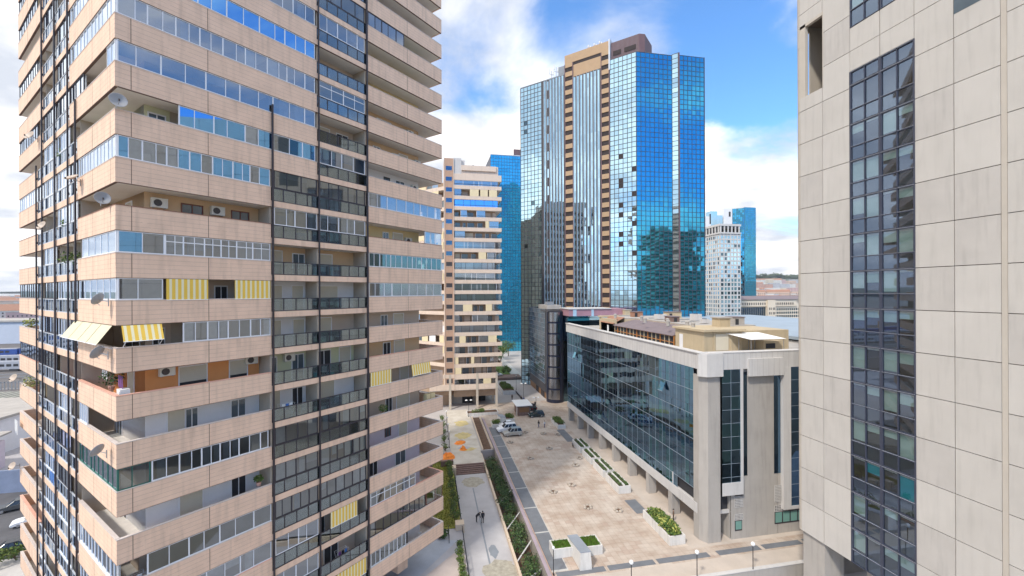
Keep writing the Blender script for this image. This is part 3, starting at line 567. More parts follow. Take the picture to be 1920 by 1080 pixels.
# plaza paving: pale pinkish tiles with darker tile runs and bleached patches
m = mat('plaza', (.48, .375, .30), .85, .10, .28, col2=(.59, .51, .44), thr=(.38, .64), bump=.2); t = m.node_tree; pb = t.nodes['Principled BSDF']; src = pb.inputs['Base Color'].links[0].from_socket
c = t.nodes.new('ShaderNodeTexCoord')
sn = t.nodes.new('ShaderNodeVectorMath'); sn.operation = 'SNAP'; t.links.new(c.outputs['Object'], sn.inputs[0]); sn.inputs[1].default_value = (.8, .8, 50)
v = t.nodes.new('ShaderNodeTexWhiteNoise'); t.links.new(sn.outputs[0], v.inputs[0])
v2 = t.nodes.new('ShaderNodeTexNoise'); v2.inputs['Scale'].default_value = .16; v2.inputs['Detail'].default_value = 3; t.links.new(c.outputs['Object'], v2.inputs[0])
mA = t.nodes.new('ShaderNodeMath'); mA.operation = 'MULTIPLY'
q1 = t.nodes.new('ShaderNodeMapRange'); t.links.new(v.outputs[0], q1.inputs[0]); q1.inputs[1].default_value = .45; q1.inputs[2].default_value = .75
q2 = t.nodes.new('ShaderNodeMapRange'); t.links.new(v2.outputs[0], q2.inputs[0]); q2.inputs[1].default_value = .50; q2.inputs[2].default_value = .55; v2.inputs['Scale'].default_value = .22
t.links.new(q1.outputs[0], mA.inputs[0]); t.links.new(q2.outputs[0], mA.inputs[1])
mB = t.nodes.new('ShaderNodeMath'); mB.operation = 'MULTIPLY'; t.links.new(mA.outputs[0], mB.inputs[0]); mB.inputs[1].default_value = .62
x = t.nodes.new('ShaderNodeMix'); x.data_type = 'RGBA'; t.links.new(mB.outputs[0], x.inputs[0]); t.links.new(src, x.inputs[6]); x.inputs[7].default_value = (.42, .31, .25, 1)
br = t.nodes.new('ShaderNodeTexBrick'); br.inputs['Scale'].default_value = 1; br.inputs['Brick Width'].default_value = .8; br.inputs['Row Height'].default_value = .8; br.inputs['Mortar Size'].default_value = .02; br.offset = 0
br.inputs['Color1'].default_value = (1, 1, 1, 1); br.inputs['Color2'].default_value = (.93, .93, .93, 1); br.inputs['Mortar'].default_value = (.72, .70, .68, 1); t.links.new(c.outputs['Object'], br.inputs[0])
x2 = t.nodes.new('ShaderNodeMix'); x2.data_type = 'RGBA'; x2.blend_type = 'MULTIPLY'; x2.inputs[0].default_value = 1; t.links.new(x.outputs[2], x2.inputs[6]); t.links.new(br.outputs[0], x2.inputs[7])
t.links.new(x2.outputs[2], pb.inputs['Base Color'])
slab_struct('plaza', 12.9, 100, 42.2, 121, -2.4, 0, 'plaza')
slab_struct('plaza_upper', -60, 12.9, 85.3, 215, -2.4, 0.0, 'pave_far'); slab_struct('plaza_far', 12.9, 100, 121, 420, -2.4, -.004, 'pave_far')
slab_struct('ramp_road', 5, 90, 20, 42.2, -2.4, -1.6, 'pave_grey')
slab_struct('arcade_paving', 31.9, 58, 47.5, 103, 0, .012, 'pave_warm') if mat('pave_warm', (.52, .45, .39), .85, .08, .5) else 0
slab_struct('front_paving', 14, 100, 42.6, 45.25, 0, .012, 'pave_warm'); 
# walkway, a metre lower
m = mat('walk', (.40, .385, .40), .85, .09, .25, col2=(.50, .485, .49), bump=.2)
slab_struct('walkway', 4.3, 10, 20, 76.9, -2.4, -1, 'walk')
sheet('drain_line', 6.98, 7.2, 46, 71.4, -.996, 'mull_grey')
def blob(name, cx, cy, rx, ry, z, m, seed):
    rg = random.Random(seed); b = MB(); P = [(cx + rx * math.cos(a) * (.8 + .4 * rg.random()), cy + ry * math.sin(a) * (.8 + .4 * rg.random()), z) for a in [2 * math.pi * i / 22 for i in range(22)]]
    b.poly(P, [tuple(range(22))], m); o = b.build(name); o['kind'] = 'structure'
mat('dry_soil', (.36, .33, .27), .95, .25, 2)
blob('dirt_patch', 7.4, 73.8, 1.9, 1.9, -.994, 'dry_soil', 3); blob('dirt_patch', 8.1, 49.6, 2.3, 2.0, -.994, 'dry_soil', 8); blob('dirt_patch', 7.9, 53.5, .6, 1.4, -.992, 'mull_grey', 9)
for i, (x, y, rx, ry, mm) in enumerate([(7.2, 95, 1.8, 2.2, 'dust_y'), (7.6, 104, 1.6, 2.4, 'dust_y'), (7.6, 86.6, 1.7, 1.0, 'dust_y'), (6.9, 83.5 + 4, 1.2, .9, 'pave_grey'), (6.6, 91.0, .9, 1.3, 'dry_soil')]): blob('sand_patch', x, y, rx, ry, .004 + .002 * i, mm, i + 20)
sheet('orange_paving', 4.2, 10.1, 85.4, 116, .003, 'plaza_o') if mat('plaza_o', (.50, .44, .36), .9, .12, .35, col2=(.62, .58, .52)) else 0
# steps
b = MB()
for i in range(6): b.box(4.5, 9.9, 76.9 + i * .42, 76.9 + (i + 1) * .42 + .001, -1.2, -1 + (i + 1) * .166, 'brick_dk')
b.build('steps')['kind'] = 'structure'
slab_struct('landing_paving', 4.3, 10, 79.4, 85.3, -2.4, 0, 'plaza_o')
# slate strips with pale joints
b = MB(); ys = [46.8, 54.66, 61.2, 67.6, 73.9, 80.4, 86.8, 93.2, 99.6]
for i in range(len(ys) - 1): b.box(13.6, 15.5, ys[i] + .12, ys[i + 1] - .12, 0, .012, 'slate')
for a, c in ((14, 19.8), (20.2, 26.0), (26.4, 33.2), (34.4, 40.3), (40.8, 46.3), (46.8, 60)): b.box(a, c, 45.6, 46.5, 0, .014, 'slate')
b.box(29.2, 31.0, 56.5, 60.5, 0, .014, 'slate'); b.box(28.8, 30.6, 86.5, 94.5, 0, .014, 'slate'); b.box(29.6, 30.8, 48.6, 55.6, 0, .014, 'slate')
b.build('slate_strip')['kind'] = 'structure'
b = MB(); b.box(13.55, 15.6, 46.6, 99.8, 0, .008, 'slate_gap'); b.build('strip_border')['kind'] = 'structure'
# forecourt beside the tower, lawn, street on the far left
slab_struct('forecourt', -40, 4.3, 20, 62, -2.4, -.6, 'pave_grey')
mat('pave_b', (.36, .39, .45), .85, .1, .5); mat('pave_p', (.50, .42, .38), .85, .1, .5)
b = MB(); b.poly([(-8, 47.6, -.59), (-3, 47.6, -.59), (3.5, 56, -.59), (0.5, 57, -.59)], [(0, 1, 2, 3)], 'pave_b'); b.poly([(-3, 47.2, -.592), (4.2, 47.2, -.592), (4.2, 54.8, -.592)], [(0, 1, 2)], 'pave_p')
b.build('forecourt_tiles')['kind'] = 'structure'
slab_struct('lawn_bed', 0.5, 4.2, 59, 85, -2.4, -.5, 'grass_y')
slab_struct('street', -140, -30, 40, 88, -2.5, -.2, 'asphalt') ; slab_struct('pavement', -60, -36, 58, 62, -.2, -.08, 'kerb_c')
sheet('rail_yard', -900, -90, 140, 420, -.1, 'rail_bed')
sheet('yard', -160, -60, 88, 140, -.3, 'pave_grey')

def wallthing(name, label, x0, x1, y0, y1, z0, z1, m, cat='wall', extra=None):
    b = MB(); b.box(x0, x1, y0, y1, z0, z1, m)
    o = b.build(name); tag(o, label, cat); return o
wallthing('garden_wall', 'long cream wall between the grey walkway and the shrub bed', 10.0, 10.3, 30, 85.2, -2.4, -.45, 'cream_wall')
o = thing('ledge_wall', 'long mauve topped parapet along the plaza edge above the shrub bed', 'parapet', (13.1, 0, 0))
b = MB(); b.box(-.25, .25, 42.3, 106, -2.4, .38, 'ledge2'); b.build('wall', o); b = MB(); b.box(-.3, .12, 42.3, 106, .381, .46, 'ledge'); b.build('coping', o)
b = MB(); b.bar((.34, 42.4, .2), (.34, 105, .2), .06, 'coping_pink'); b.build('pipe', o)
o = thing('retaining_wall', 'pale concrete wall along the sunken ramp at the bottom right', 'wall', (0, 42.2, 0)); b = MB(); b.box(14, 80, -.4, -.01, -2.4, .45, 'conc_grey'); b.build('wall', o); b = MB(); b.box(14, 80, -.46, .05, .451, .53, 'conc_white'); b.build('coping', o)
# soil bed with braces and shrubs
slab_struct('soil_bed', 10.3, 12.85, 30, 84.5, -2.45, -1.6, 'soil'); slab_struct('earth_trench', 10.6, 12.3, 85.6, 108, -.01, .02, 'soil')
for i, (a, c) in enumerate([((10.3, 57.2), (12.8, 60.6)), ((10.3, 50.2), (12.8, 53.4)), ((12.8, 48.3), (10.3, 46.0)), ((10.3, 64.3), (12.8, 67.5))]):
    b = MB(); b.bar((*a, -.6), (*c, -.2), .10, 'conc_white', 4); tag(b.build('concrete_brace'), ['brace beam across the bed behind the last shrub before the bend, third from the bottom', 'brace beam between the two lowest shrub clumps', 'lowest brace beam at the bottom edge of the shrub bed', 'farthest brace beam hidden among dense shrubs'][i], 'beam')
for x in (10.45, 12.45): wallthing('trench_kerb', 'pale kerb along the %s side of the brown earth trench' % ('left' if x < 11 else 'right'), x, x + .16, 85.4, 108.2, 0, .35, 'cream_wall', 'kerb')
def shrub(x, y, z, r, h, label, seed, mats=('leaf_a', 'leaf_b', 'leaf_b', 'leaf_g'), n=520, size=.13, grp=None, name='shrub'):
    rg = random.Random(seed); o = thing(name, label, 'shrub', (x, y, z), 0, grp)
    b = MB()
    for _ in range(6): a = rg.uniform(0, 6.28); b.bar((0, 0, 0), (math.cos(a) * r * .5, math.sin(a) * r * .5, h * .6), .03, 'bark', 5)
    b.build('stem', o); b = MB()
    for j in range(7):
        a = rg.uniform(0, 6.28); q = rg.uniform(0, .55) * r; leaf_cluster(b, (math.cos(a) * q, math.sin(a) * q, h * rg.uniform(.4, .8)), (r * .6, r * .6, h * .36), n // 7, size, mats, rg)
    b.build('foliage', o); return o
sp = [(11.5, 47.6), (11.9, 50.0), (11.3, 53.6), (11.6, 55.6), (11.9, 57.4), (11.3, 59.6), (11.6, 62), (11.2, 64.4), (11.9, 66.2), (11.4, 68.6), (11.7, 71), (11.3, 73.2), (11.7, 75.6), (11.3, 78), (11.7, 80.4)]
nm = ['first', 'second', 'third', 'fourth', 'fifth', 'sixth', 'seventh', 'eighth', 'ninth', 'tenth', 'eleventh', 'twelfth', 'thirteenth', 'fourteenth', 'fifteenth']
for i, (x, y) in enumerate(sp): shrub(x, y, -1.62, 1.5, 2.1, 'dark green shrub in the sunken bed, %s from the bottom of the photo' % nm[i], 40 + i, grp='shrubs in the sunken bed')
for i in range(6): shrub(3.6, 46.5 + i * 1.55, -.6, .65, 1.0, 'bright green bush by the black fence, %s from the bottom of the photo' % nm[i], 80 + i, ('leaf_a', 'leaf_c'), 260, .1, 'bushes along the walkway fence')
for i in range(9): shrub(3.5, 60.5 + i * 2.3, -.5, .85, 1.5, 'loose hedge bush beside the yellow lawn, %s from its near end' % nm[i], 90 + i, ('leaf_a', 'leaf_c', 'leaf_g'), 300, .12, 'hedge bushes beside the lawn')
shrub(1.6, 57.3, -.6, 1.0, 1.0, 'low dark bush at the near end of the yellow lawn', 120, ('leaf_b', 'leaf_a'))
def turf(name, x0, x1, y0, y1, z, n, h, mats, seed):
    rg = random.Random(seed); b = MB()
    for _ in range(n):
        x = rg.uniform(x0, x1); y = rg.uniform(y0, y1); a = rg.uniform(0, 6.28); s = h * rg.uniform(.5, 1.2)
        b.poly([(x - .04 * math.cos(a), y - .04 * math.sin(a), z), (x + .04 * math.cos(a), y + .04 * math.sin(a), z), (x + rg.uniform(-.06, .06), y + rg.uniform(-.06, .06), z + s)], [(0, 1, 2)], rg.choice(mats))
    o = b.build(name); o['kind'] = 'stuff'; return o
turf('lawn', .6, 3.2, 59.2, 84, -.5, 5000, .16, ('grass_y', 'leaf_c'), 5)
def fence(label, x, ys, z, h=1.1, step=.14, m='steel_blk'):
    o = thing('railing', label, 'railing', (x, ys[0], z)); L = ys[1] - ys[0]
    b = MB(); b.box(-.02, .02, 0, L, h - .05, h, m); b.box(-.02, .02, 0, L, .1, .14, m); b.build('rail', o)
    b = MB(); n = int(L / step)
    for i in range(n): b.box(-.008, .008, i * step, i * step + .016, .14, h - .05, m)
    b.build('bars', o)
    for i in range(int(L / 2) + 1): b = MB(); b.box(-.03, .03, i * 2, i * 2 + .05, 0, h + .05, m); b.build('post', o)
fence('black railing along the near half of the walkway', 4.3, (40, 58), -1); fence('black railing along the walkway beside the yellow lawn', 4.3, (60, 76.5), -1); fence('short black railing at the near end of the lawn', 2.4, (55.6, 58), -.6)
wallthing('stone_pier', 'stone pier beside the dark steps at the end of the walkway', 3.9, 4.6, 76.6, 78.0, -1, .5, 'cream_wall', 'pier')
wallthing('stone_pier', 'low stone block between the lawn and the walkway railing', 3.4, 4.6, 58.3, 59.6, -1, .2, 'cream_wall', 'block')
wallthing('low_wall', 'dark low wall behind the orange heap', 2.0, 4.3, 80.0, 80.7, -.5, .5, 'brick_dk')
def heap(x, y, r, h, label, seed):
    rg = random.Random(seed); b = MB()
    n = 9; P = []; 
    for j in range(5):
        for i in range(n): a = 2 * math.pi * i / n; q = r * (1 - j / 5) * rg.uniform(.75, 1.2); P.append((x + q * math.cos(a), y + q * math.sin(a), h * (j / 4) * rg.uniform(.7, 1.1)))
    F = [(j * n + i, j * n + (i + 1) % n, (j + 1) * n + (i + 1) % n, (j + 1) * n + i) for j in range(4) for i in range(n)] + [tuple(range(4 * n, 5 * n))]
    b.poly(P, F, 'orange_net'); tag(b.build('barrier_net'), label, 'net')
heap(6.3, 90.6, 1.3, .35, 'crumpled orange net on the pale paving, the farthest of the heaps', 1); heap(6.6, 86.5, .7, .9, 'upright orange net bundle in the middle of the pale paving', 2); heap(3.4, 83.2, 1.6, .9, 'orange net heap beside the dark low wall at the tower', 3)

# ================================================================ office block with pale panels at the right edge
XB = 38.8; B = thing('office_building', 'tall block clad in large cream panels with a dark window strip, at the right edge', 'office building', (XB, 0, 0))
fl = [33.83 + 3.43 * i for i in range(-8, 14)]; zbot = 6.55
ZB = 64.6
b = MB(); b.box(.2, 22, -22, 35.7, zbot + .02, ZB - .1, 'conc_joint'); b.box(.2, 22, 35.7, 38.2, zbot + .02, 52.3, 'conc_joint'); b.box(.2, 22, 35.7, 38.2, 60.05, ZB - .1, 'conc_joint'); b.box(.0, 22, 35.69, 35.78, 52.4, 60, 'conc_edge')
b.build('backing_wall', B)
cols = [(38.4, 35.8), (35.8, 32.95), (27.6, 24.95), (24.95, 22.28), (21.97, 18.8), (18.8, 15.6), (15.6, 12.4), (12.4, 9.2), (9.2, 6.0), (6, 2), (2, -2), (-2, -6)]
zl = [zbot] + [z for z in fl if zbot + 1 < z < ZB - 1] + [ZB]
b = MB()
for (y1, y0) in cols:
    for i in range(len(zl) - 1):
        g = .028; z0, z1 = zl[i] + g, zl[i + 1] - g
        if y1 == 38.4 and z1 > 53 and z0 < 60: # opening through the corner
            if z0 < 52.4: b.box(0, .3, y0 + g, y1, z0, 52.4, 'conc_panel')
            if z1 > 60: b.box(0, .3, y0 + g, y1, 60, z1, 'conc_panel')
            continue
        if y1 == 35.8 and 57.9 < z0 < 61: pass
        if y1 in (24.95,) and z0 > 52.6: z0 = z0
        b.box(rnd.uniform(0, .008), .3, y0 + g, y1 - (g if y1 != 38.4 else 0), z0, z1, rnd.choice(['conc_panel', 'conc_panel', 'conc_panel_b', 'conc_panel_c']))
for i in range(len(zl) - 1):   # above the strip
    z0, z1 = zl[i] + .022, zl[i + 1] - .022
    if z1 <= 52.5 or z0 > 56.6: continue
    for (y1, y0) in ((32.95, 30.29), (30.25, 27.6)): b.box(0, .3, y0 + .02, y1 - .02, max(z0, 52.55), min(z1, 56.55), 'conc_panel')
b.build('panel_cladding', B)
b = MB()   # rounded far corner
for i in range(6):
    a0 = math.pi / 2 * i / 6; a1 = math.pi / 2 * (i + 1) / 6; r = .75
    p0 = (r - r * math.cos(a0), 38.4 + r * math.sin(a0)); p1 = (r - r * math.cos(a1), 38.4 + r * math.sin(a1))
    for j in range(len(zl) - 1):
        z0, z1 = zl[j] + .012, zl[j + 1] - .012
        b.poly([(*p0, z0), (*p1, z0), (*p1, z1), (*p0, z1)], [(0, 3, 2, 1)], 'conc_edge')
b.box(.75, 22, 39.0, 39.15, zbot, 52.4, 'conc_edge'); b.box(.75, 22, 39.0, 39.15, 60, ZB, 'conc_edge'); b.box(1.9, 22, 39.0, 39.15, 52.4, 60, 'conc_edge'); b.build('rounded_corner', B, smooth=False)
b = MB(); b.box(.02, .3, 21.97, 22.28, zbot, ZB, 'conc_edge'); b.build('pilaster', B)
# corner opening: pale jambs and a bright gap
b = MB(); b.box(.0, .35, 37.75, 38.4, 52.4, 60, 'conc_edge'); b.build('jamb', B); b = MB(); b.box(0, .35, 35.8, 38.4, 59.7, 60.0, 'conc_edge'); b.build('lintel', B)
# strip of windows
def bwin(y1, y0, z0, z1, pane_z=None, bl=None, nm='window'):
    g = MB(); f = MB(); s = MB(); ym = (y0 + y1) / 2
    f.box(-.02, .16, y1 - .09, y1, z0, z1, 'mull_b'); f.box(-.02, .16, y0, y0 + .09, z0, z1, 'mull_b'); f.box(-.03, .16, ym - .035, ym + .035, z0, z1, 'mull_b')
    zs = pane_z if pane_z is not None else z0 + .38 * (z1 - z0)
    f.box(-.03, .16, y0, y1, z1 - .12, z1, 'mull_b'); f.box(-.05, .17, y0, y1, z1 - .035, z1 - .02, 'mull_light'); 
    if zs > z0: f.box(-.03, .16, y0, y1, zs - .04, zs + .04, 'mull_b'); f.box(-.035, .0, y0, y1, zs + .041, zs + .05, 'mull_light')
    f.box(-.03, .16, y0, y1, z0, z0 + .05, 'mull_b')
    for (a, c) in ((y0 + .09, ym - .035), (ym + .035, y1 - .09)):
        tl = rnd.uniform(-.012, .012); tz = rnd.uniform(-.01, .01)
        g.poly([(.08 + tl, c, zs), (.08 - tl, a, zs), (.08 - tl + tz, a, z1 - .1), (.08 + tl + tz, c, z1 - .1)], [(0, 1, 2, 3)], 'glass_b')
        if zs > z0 + .1: g.poly([(.075, c, z0), (.075, a, z0), (.075, a, zs), (.075, c, zs)], [(0, 1, 2, 3)], 'glass_b'); s.box(.1, .115, a, c, z0, zs, 'spand_b')
    o = g.build(nm, B); f.build('frame', o)
    if s.v: s.build('spandrel', o)
    for j, (a, c) in enumerate(((y0 + .09, ym - .035), (ym + .035, y1 - .09))):
        u = bl[j] if bl else rnd.choice([0, 0, .35, .5, .75, .4, 1, .9])
        if u > 0: q = MB(); q.box(.17, .18, a, c, z1 - .1 - (z1 - .1 - zs) * u, z1 - .1, 'blind_teal' if abs(z1 - fl_teal) < .6 else 'blind'); q.build('blind', o)
fl_teal = 33.83 - 5 * 3.43
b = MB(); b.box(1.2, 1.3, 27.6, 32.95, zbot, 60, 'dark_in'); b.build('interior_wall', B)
zz = [z for z in zl if z <= 47.6]
b = MB(); 
for z in zz[1:]: b.box(.16, 1.2, 27.6, 32.95, z - .3, z - .02, 'soffit')
b.build('ceiling', B)
for i in range(len(zz) - 1):
    for (y1, y0) in ((32.95, 30.31), (30.23, 27.6)): bwin(y1, y0, zz[i] + .012, zz[i + 1] - .012)
for (y1, y0) in ((32.95, 30.31), (30.23, 27.6)): bwin(y1, y0, 47.56, 51.2, 48.9, [0, 0]); bwin(y1, y0, 51.22, 52.5, 51.22, [0, 0]); bwin(y1, y0, 56.6, 61.2, 58.2, [.5, 1])
b = MB(); b.box(-.04, .17, 30.23, 30.31, zbot, 52.5, 'mull_b'); b.box(-.04, .17, 32.95, 33.0, zbot, 52.5, 'mull_b'); b.box(-.04, .17, 27.55, 27.6, zbot, 52.5, 'mull_b'); b.build('mullion', B)
bwin(35.78, 32.97, 61.3, 64.0); 
o = MB(); o.box(-.01, .02, 22.5, 24.93, 52.75, 62, 'spand_c'); o.build('tinted_window', B)
b = MB(); b.box(.3, 2.6, 36.0, 38.5, -2.4, zbot, 'conc_grey'); b.build('pillar', B); b = MB(); b.box(3, 20, 15, 34, -2.4, zbot, 'conc_grey'); b.build('ground_floor_wall', B)
b = MB(); b.box(.3, 20, 0, 38.3, zbot - .15, zbot + .01, 'conc_edge'); b.build('soffit', B)
o = thing('ramp_railing', 'thin railing with greenery under the cream panelled block', 'railing', (42, 33, -1.6)); b = MB()
for i in range(16): b.bar((0, i * .6 - 6, 0), (0, i * .6 - 6, 1), .02, 'steel_blk', 4)
b.bar((0, -6, 1), (0, 3, 1), .03, 'steel_blk'); b.build('rail', o)

# ================================================================ long office building with the glass front
C = thing('office_building', 'long low office block with dark glass front on pale pillars, in the middle right', 'office building', (34, 48.3, 0))
YL = 53.6  # length of the long front (from its front corner)
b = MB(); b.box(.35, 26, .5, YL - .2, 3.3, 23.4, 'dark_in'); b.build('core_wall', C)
b = MB(); b.box(-.35, .4, .2, YL, 22.05, 24.1, 'conc_tiles_y'); b.box(-.55, .6, -.1, YL, 24.101, 24.2, 'conc_white'); b.build('parapet', C)
b = MB(); b.box(2.45, 14, -.55, .4, 22.0, 24.1, 'conc_tiles_x'); b.box(6.1, 11.3, -.85, -.551, 21.05, 23.3, 'conc_tiles_x'); b.box(14, 27, -.55, .4, 22.0, 24.1, 'conc_tiles_x'); b.box(.6, 27, -.6, .6, 24.101, 24.2, 'conc_white'); b.build('parapet', C)
b = MB(); b.prism([(-.5, .3), (-.5, .0), (.15, -.8), (2.45, -.8), (2.45, .3)], 21.2, 24.1, 'conc_white'); b.build('corner_cap', C)
b = MB(); b.prism([(-.05, 1.8), (-.05, .7), (.6, -.3), (2.35, -.3), (2.35, 1.8)], 0, 21.2, 'conc_grey'); b.build('pillar', C)
for i in range(1, 9): b = MB(); y = i * 6.45 + .95; b.box(-.05, 1.25, y - .45, y + .45, 0, 3.35, 'conc_grey'); b.build('pillar', C)
b = MB(); b.box(-.12, .6, 1.0, YL, 3.25, 4.55, 'conc_white'); b.build('balcony_beam', C); b = MB(); b.box(.6, 25, .6, YL, 3.2, 3.35, 'soffit'); b.build('arcade_ceiling', C)
b = MB(); b.box(5.0, 5.2, 3, YL, 0, 3.2, 'conc_grey'); b.build('arcade_wall', C)
g = MB(); f = MB(); s = MB(); zr = [4.6, 6.2, 9.4, 12.6, 15.8, 19.0, 22.05]
ncol = 54; dy = (YL - 1.9) / ncol; rg = random.Random(11)
for j in range(6):
    for i in range(ncol):
        y0 = 1.8 + i * dy; y1 = y0 + dy; a = rg.uniform(-.008, .008); e = rg.uniform(-.006, .006)
        if j == 0 and i < 4: continue
        P = [(.0 + a, y0, zr[j]), (.0 - a, y1, zr[j]), (-a + e, y1, zr[j + 1]), (a + e, y0, zr[j + 1])]
        g.poly(P, [(0, 3, 2, 1)], 'glass_c' if rg.random() < .8 else 'glass_c2')
    if j: s.box(.03, .045, 1.8, YL - .1, zr[j], zr[j] + 1.1, 'spand_c'); f.box(-.03, .02, 1.8, YL - .1, zr[j] - .03, zr[j] + .03, 'mull_c')
    if j: f.box(-.015, .02, 1.8, YL - .1, zr[j] + 1.08, zr[j] + 1.12, 'mull_b')
for i in range(ncol + 1): f.box(-.02, .02, 1.78 + i * dy, 1.82 + i * dy, 6.2 if i < 4 else 4.6, 22.05, 'mull_c' if i % 2 == 0 else 'mull_b')
cw = g.build('curtain_wall', C); f.build('mullion', cw); s.build('spandrel', cw)
rgi = random.Random(5); b = MB()
for j in range(1, 6):
    for i in range(ncol):
        if rgi.random() < .22: y0 = 1.8 + i * dy; b.box(.16, .17, y0 + .05, y0 + dy - .05, zr[j + 1] - rgi.uniform(.6, 1.9), zr[j + 1] - .05, 'blind')
b.build('blind', C)
for (y, z) in ((8.4, 17.4), (28, 9.8), (47, 16.2), (31.5, 6.5)):
    b = MB(); b.poly([(-.02, y, z + 1.5), (-.02, y + 1.25, z + 1.5), (-.62, y + 1.25, z), (-.62, y, z)], [(0, 1, 2, 3)], 'glass_c2'); b.box(-.64, -.6, y, y + 1.25, z - .03, z + .03, 'mull_c'); b.build('tilted_window', C)
b = MB(); b.box(.3, .4, 1.8, 6.6, 4.6, 6.2, 'dark_in'); b.box(-.1, .05, 6.55, 6.7, 3.3, 6.3, 'conc_white'); b.build('loggia', C)
# short front
b = MB(); b.prism([(4.05, .02), (4.05, -.1), (10.9, -.1), (10.9, .02)], 0, 22.02, 'conc_grey'); b.build('front_wall', C)
for (x0, x1, zb_) in ((2.37, 5.12, 7.55), (12.62, 15.5, 3.7)):
    bay = MB(); bay.box(x1 - .0, x1 + .35, -.6, .3, zb_ - 1.6, 22.0, 'conc_white'); bay.box(x0 - (1.15 if x0 > 6 else 0), x0, -.6, .3, zb_ - (.4 if x0 > 6 else 1.6), 22.0, 'conc_white'); bay.box(x0, x1, -.6, .3, zb_ - 1.6 if x0 < 6 else zb_ - .4, zb_, 'conc_white')
    bo = bay.build('bay', C); g = MB(); f = MB(); xm = (x0 + x1) / 2; z = 22.0
    zs_ = [22.0]
    while zs_[-1] - 1.72 > zb_: zs_.append(zs_[-1] - 1.72)
    zs_.append(zb_)
    for i in range(len(zs_) - 1):
        for (a, c) in ((x0, xm), (xm, x1)):
            e = rg.uniform(-.015, .015); g.poly([(a, -.5 + e, zs_[i + 1]), (c, -.5 - e, zs_[i + 1]), (c, -.5 + e, zs_[i]), (a, -.5 - e, zs_[i])], [(0, 1, 2, 3)], 'glass_c2' if rg.random() < .3 else 'glass_c')
        f.box(x0, x1, -.53, -.48, zs_[i] - .02, zs_[i] + .02, 'mull_c')
    f.box(xm - .02, xm + .02, -.53, -.48, zb_, 22, 'mull_c'); o = g.build('window', bo); f.build('mullion', bo)
for (x0, x1, z0) in ((5.5, 6.4, 8.1), (10.45, 11.42, 8.0)):
    b = MB(); b.box(x0, x1, -.14, -.1, z0, 21.5, 'glass_c'); b.box(x0, x1, -.13, -.102, z0, 21.5, 'spand_c'); b.build('window', C)
b = MB(); b.box(17, 27, -.1, .3, 0, 22, 'conc_grey'); b.box(11, 17, -.08, .3, 0, 8, 'conc_grey'); b.build('side_wall', C)
def grate(x0, x1, z0, z1):
    b = MB(); b.box(x0, x1, -.125, -.101, z0, z1, 'dark_in'); n = 6; mm = 6
    for i in range(n + 1): x = x0 + (x1 - x0) * i / n; b.box(x - .03, x + .03, -.17, -.126, z0, z1, 'conc_white')
    k = max(3, round((z1 - z0) / .2))
    for i in range(k + 1): z = z0 + (z1 - z0) * i / k; b.box(x0, x1, -.165, -.127, z - .025, z + .025, 'conc_white')
    b.build('grate', C)
grate(4.55, 5.7, 4.1, 5.5); grate(10.5, 11.5, 4.2, 6.4); grate(4.55, 5.7, 2.45, 3.2); grate(10.5, 12.4, 2.95, 3.75)
def smallwin(x0, x1, z0, z1, n):
    b = MB(); b.box(x0, x1, -.13, -.102, z0, z1, 'frame_dark'); w_ = (x1 - x0) / n
    for i in range(n): b.box(x0 + i * w_ + .1, x0 + (i + 1) * w_ - .08, -.14, -.131, z0 + .18, z1 - .1, 'frost_g')
    b.build('window', C)
b = MB(); b.box(4.55, 5.7, -.14, -.102, 5.5, 6.3, 'dark_in'); b.build('vent', C)
smallwin(4.55, 5.6, 1.05, 2.4, 1); smallwin(10.5, 15.2, 1.3, 2.9, 4); smallwin(12.7, 15.5, 4.4, 7.4, 2)
b = MB(); b.box(2.35, 4.05, .2, 3.5, 3.3, 3.7, 'conc_white'); b.box(2.35, 4.05, 3.5, 3.6, 0, 8, 'w_beige'); b.box(3.95, 4.05, .1, 3.5, 0, 8, 'conc_grey'); b.build('entrance_porch', C)
b = MB(); b.box(.3, 26, .4, YL - .2, 23.3, 23.42, 'roof_grey'); b.build('roof', C)
# roof-top housing
ph = MB(); ph.box(3.8, 9.85, 5.0, 5.3, 23.42, 26.3, 'penth'); ph.box(3.8, 4.1, 5.3, 12.0, 23.42, 26.3, 'penth'); ph.box(4.1, 18, 5.3, 12.0, 23.42, 26.3, 'penth'); ph.box(8.4, 18, 12.0, 34, 23.42, 26.3, 'penth'); ph.box(6.0, 18, 34, 42, 23.42, 26.3, 'penth'); ph.box(3.7, 4.2, 34, 42, 23.42, 26.2, 'penth')
for x in (3.78, 5.3, 8.0, 9.6): ph.box(x, x + .28, 4.9, 5.0, 23.42, 26.3, 'penth')
ph.box(9.85, 17, 6.5, 7, 23.42, 25.2, 'penth')
P_ = ph.build('roof_house', C); b = MB(); b.box(3.4, 10.2, 4.5, 12.2, 26.3, 26.6, 'penth'); b.box(8.4, 18.4, 12.2, 34, 26.3, 26.45, 'roof_grey'); b.box(6.0, 18.4, 34, 41, 26.3, 26.45, 'roof_grey'); b.box(3.5, 8, 41, 42.4, 26.3, 26.6, 'penth'); b.build('roof', P_)
b = MB(); b.box(3.78, 3.8, 10.0, 10.9, 23.42, 25.5, 'w_white'); b.build('door', P_); b = MB(); b.box(5.7, 7.7, 4.97, 4.99, 23.6, 25.9, 'shutter'); b.build('roller_shutter', P_)
v = MB(); n = 17; y0, y1 = 12.2, 33.8
for i in range(n): y = y0 + (y1 - y0) * i / (n - 1); v.box(3.62, 3.75, y - .06, y + .06, 23.42, 25.0, 'wood_or' if i % 3 == 0 else 'penth')
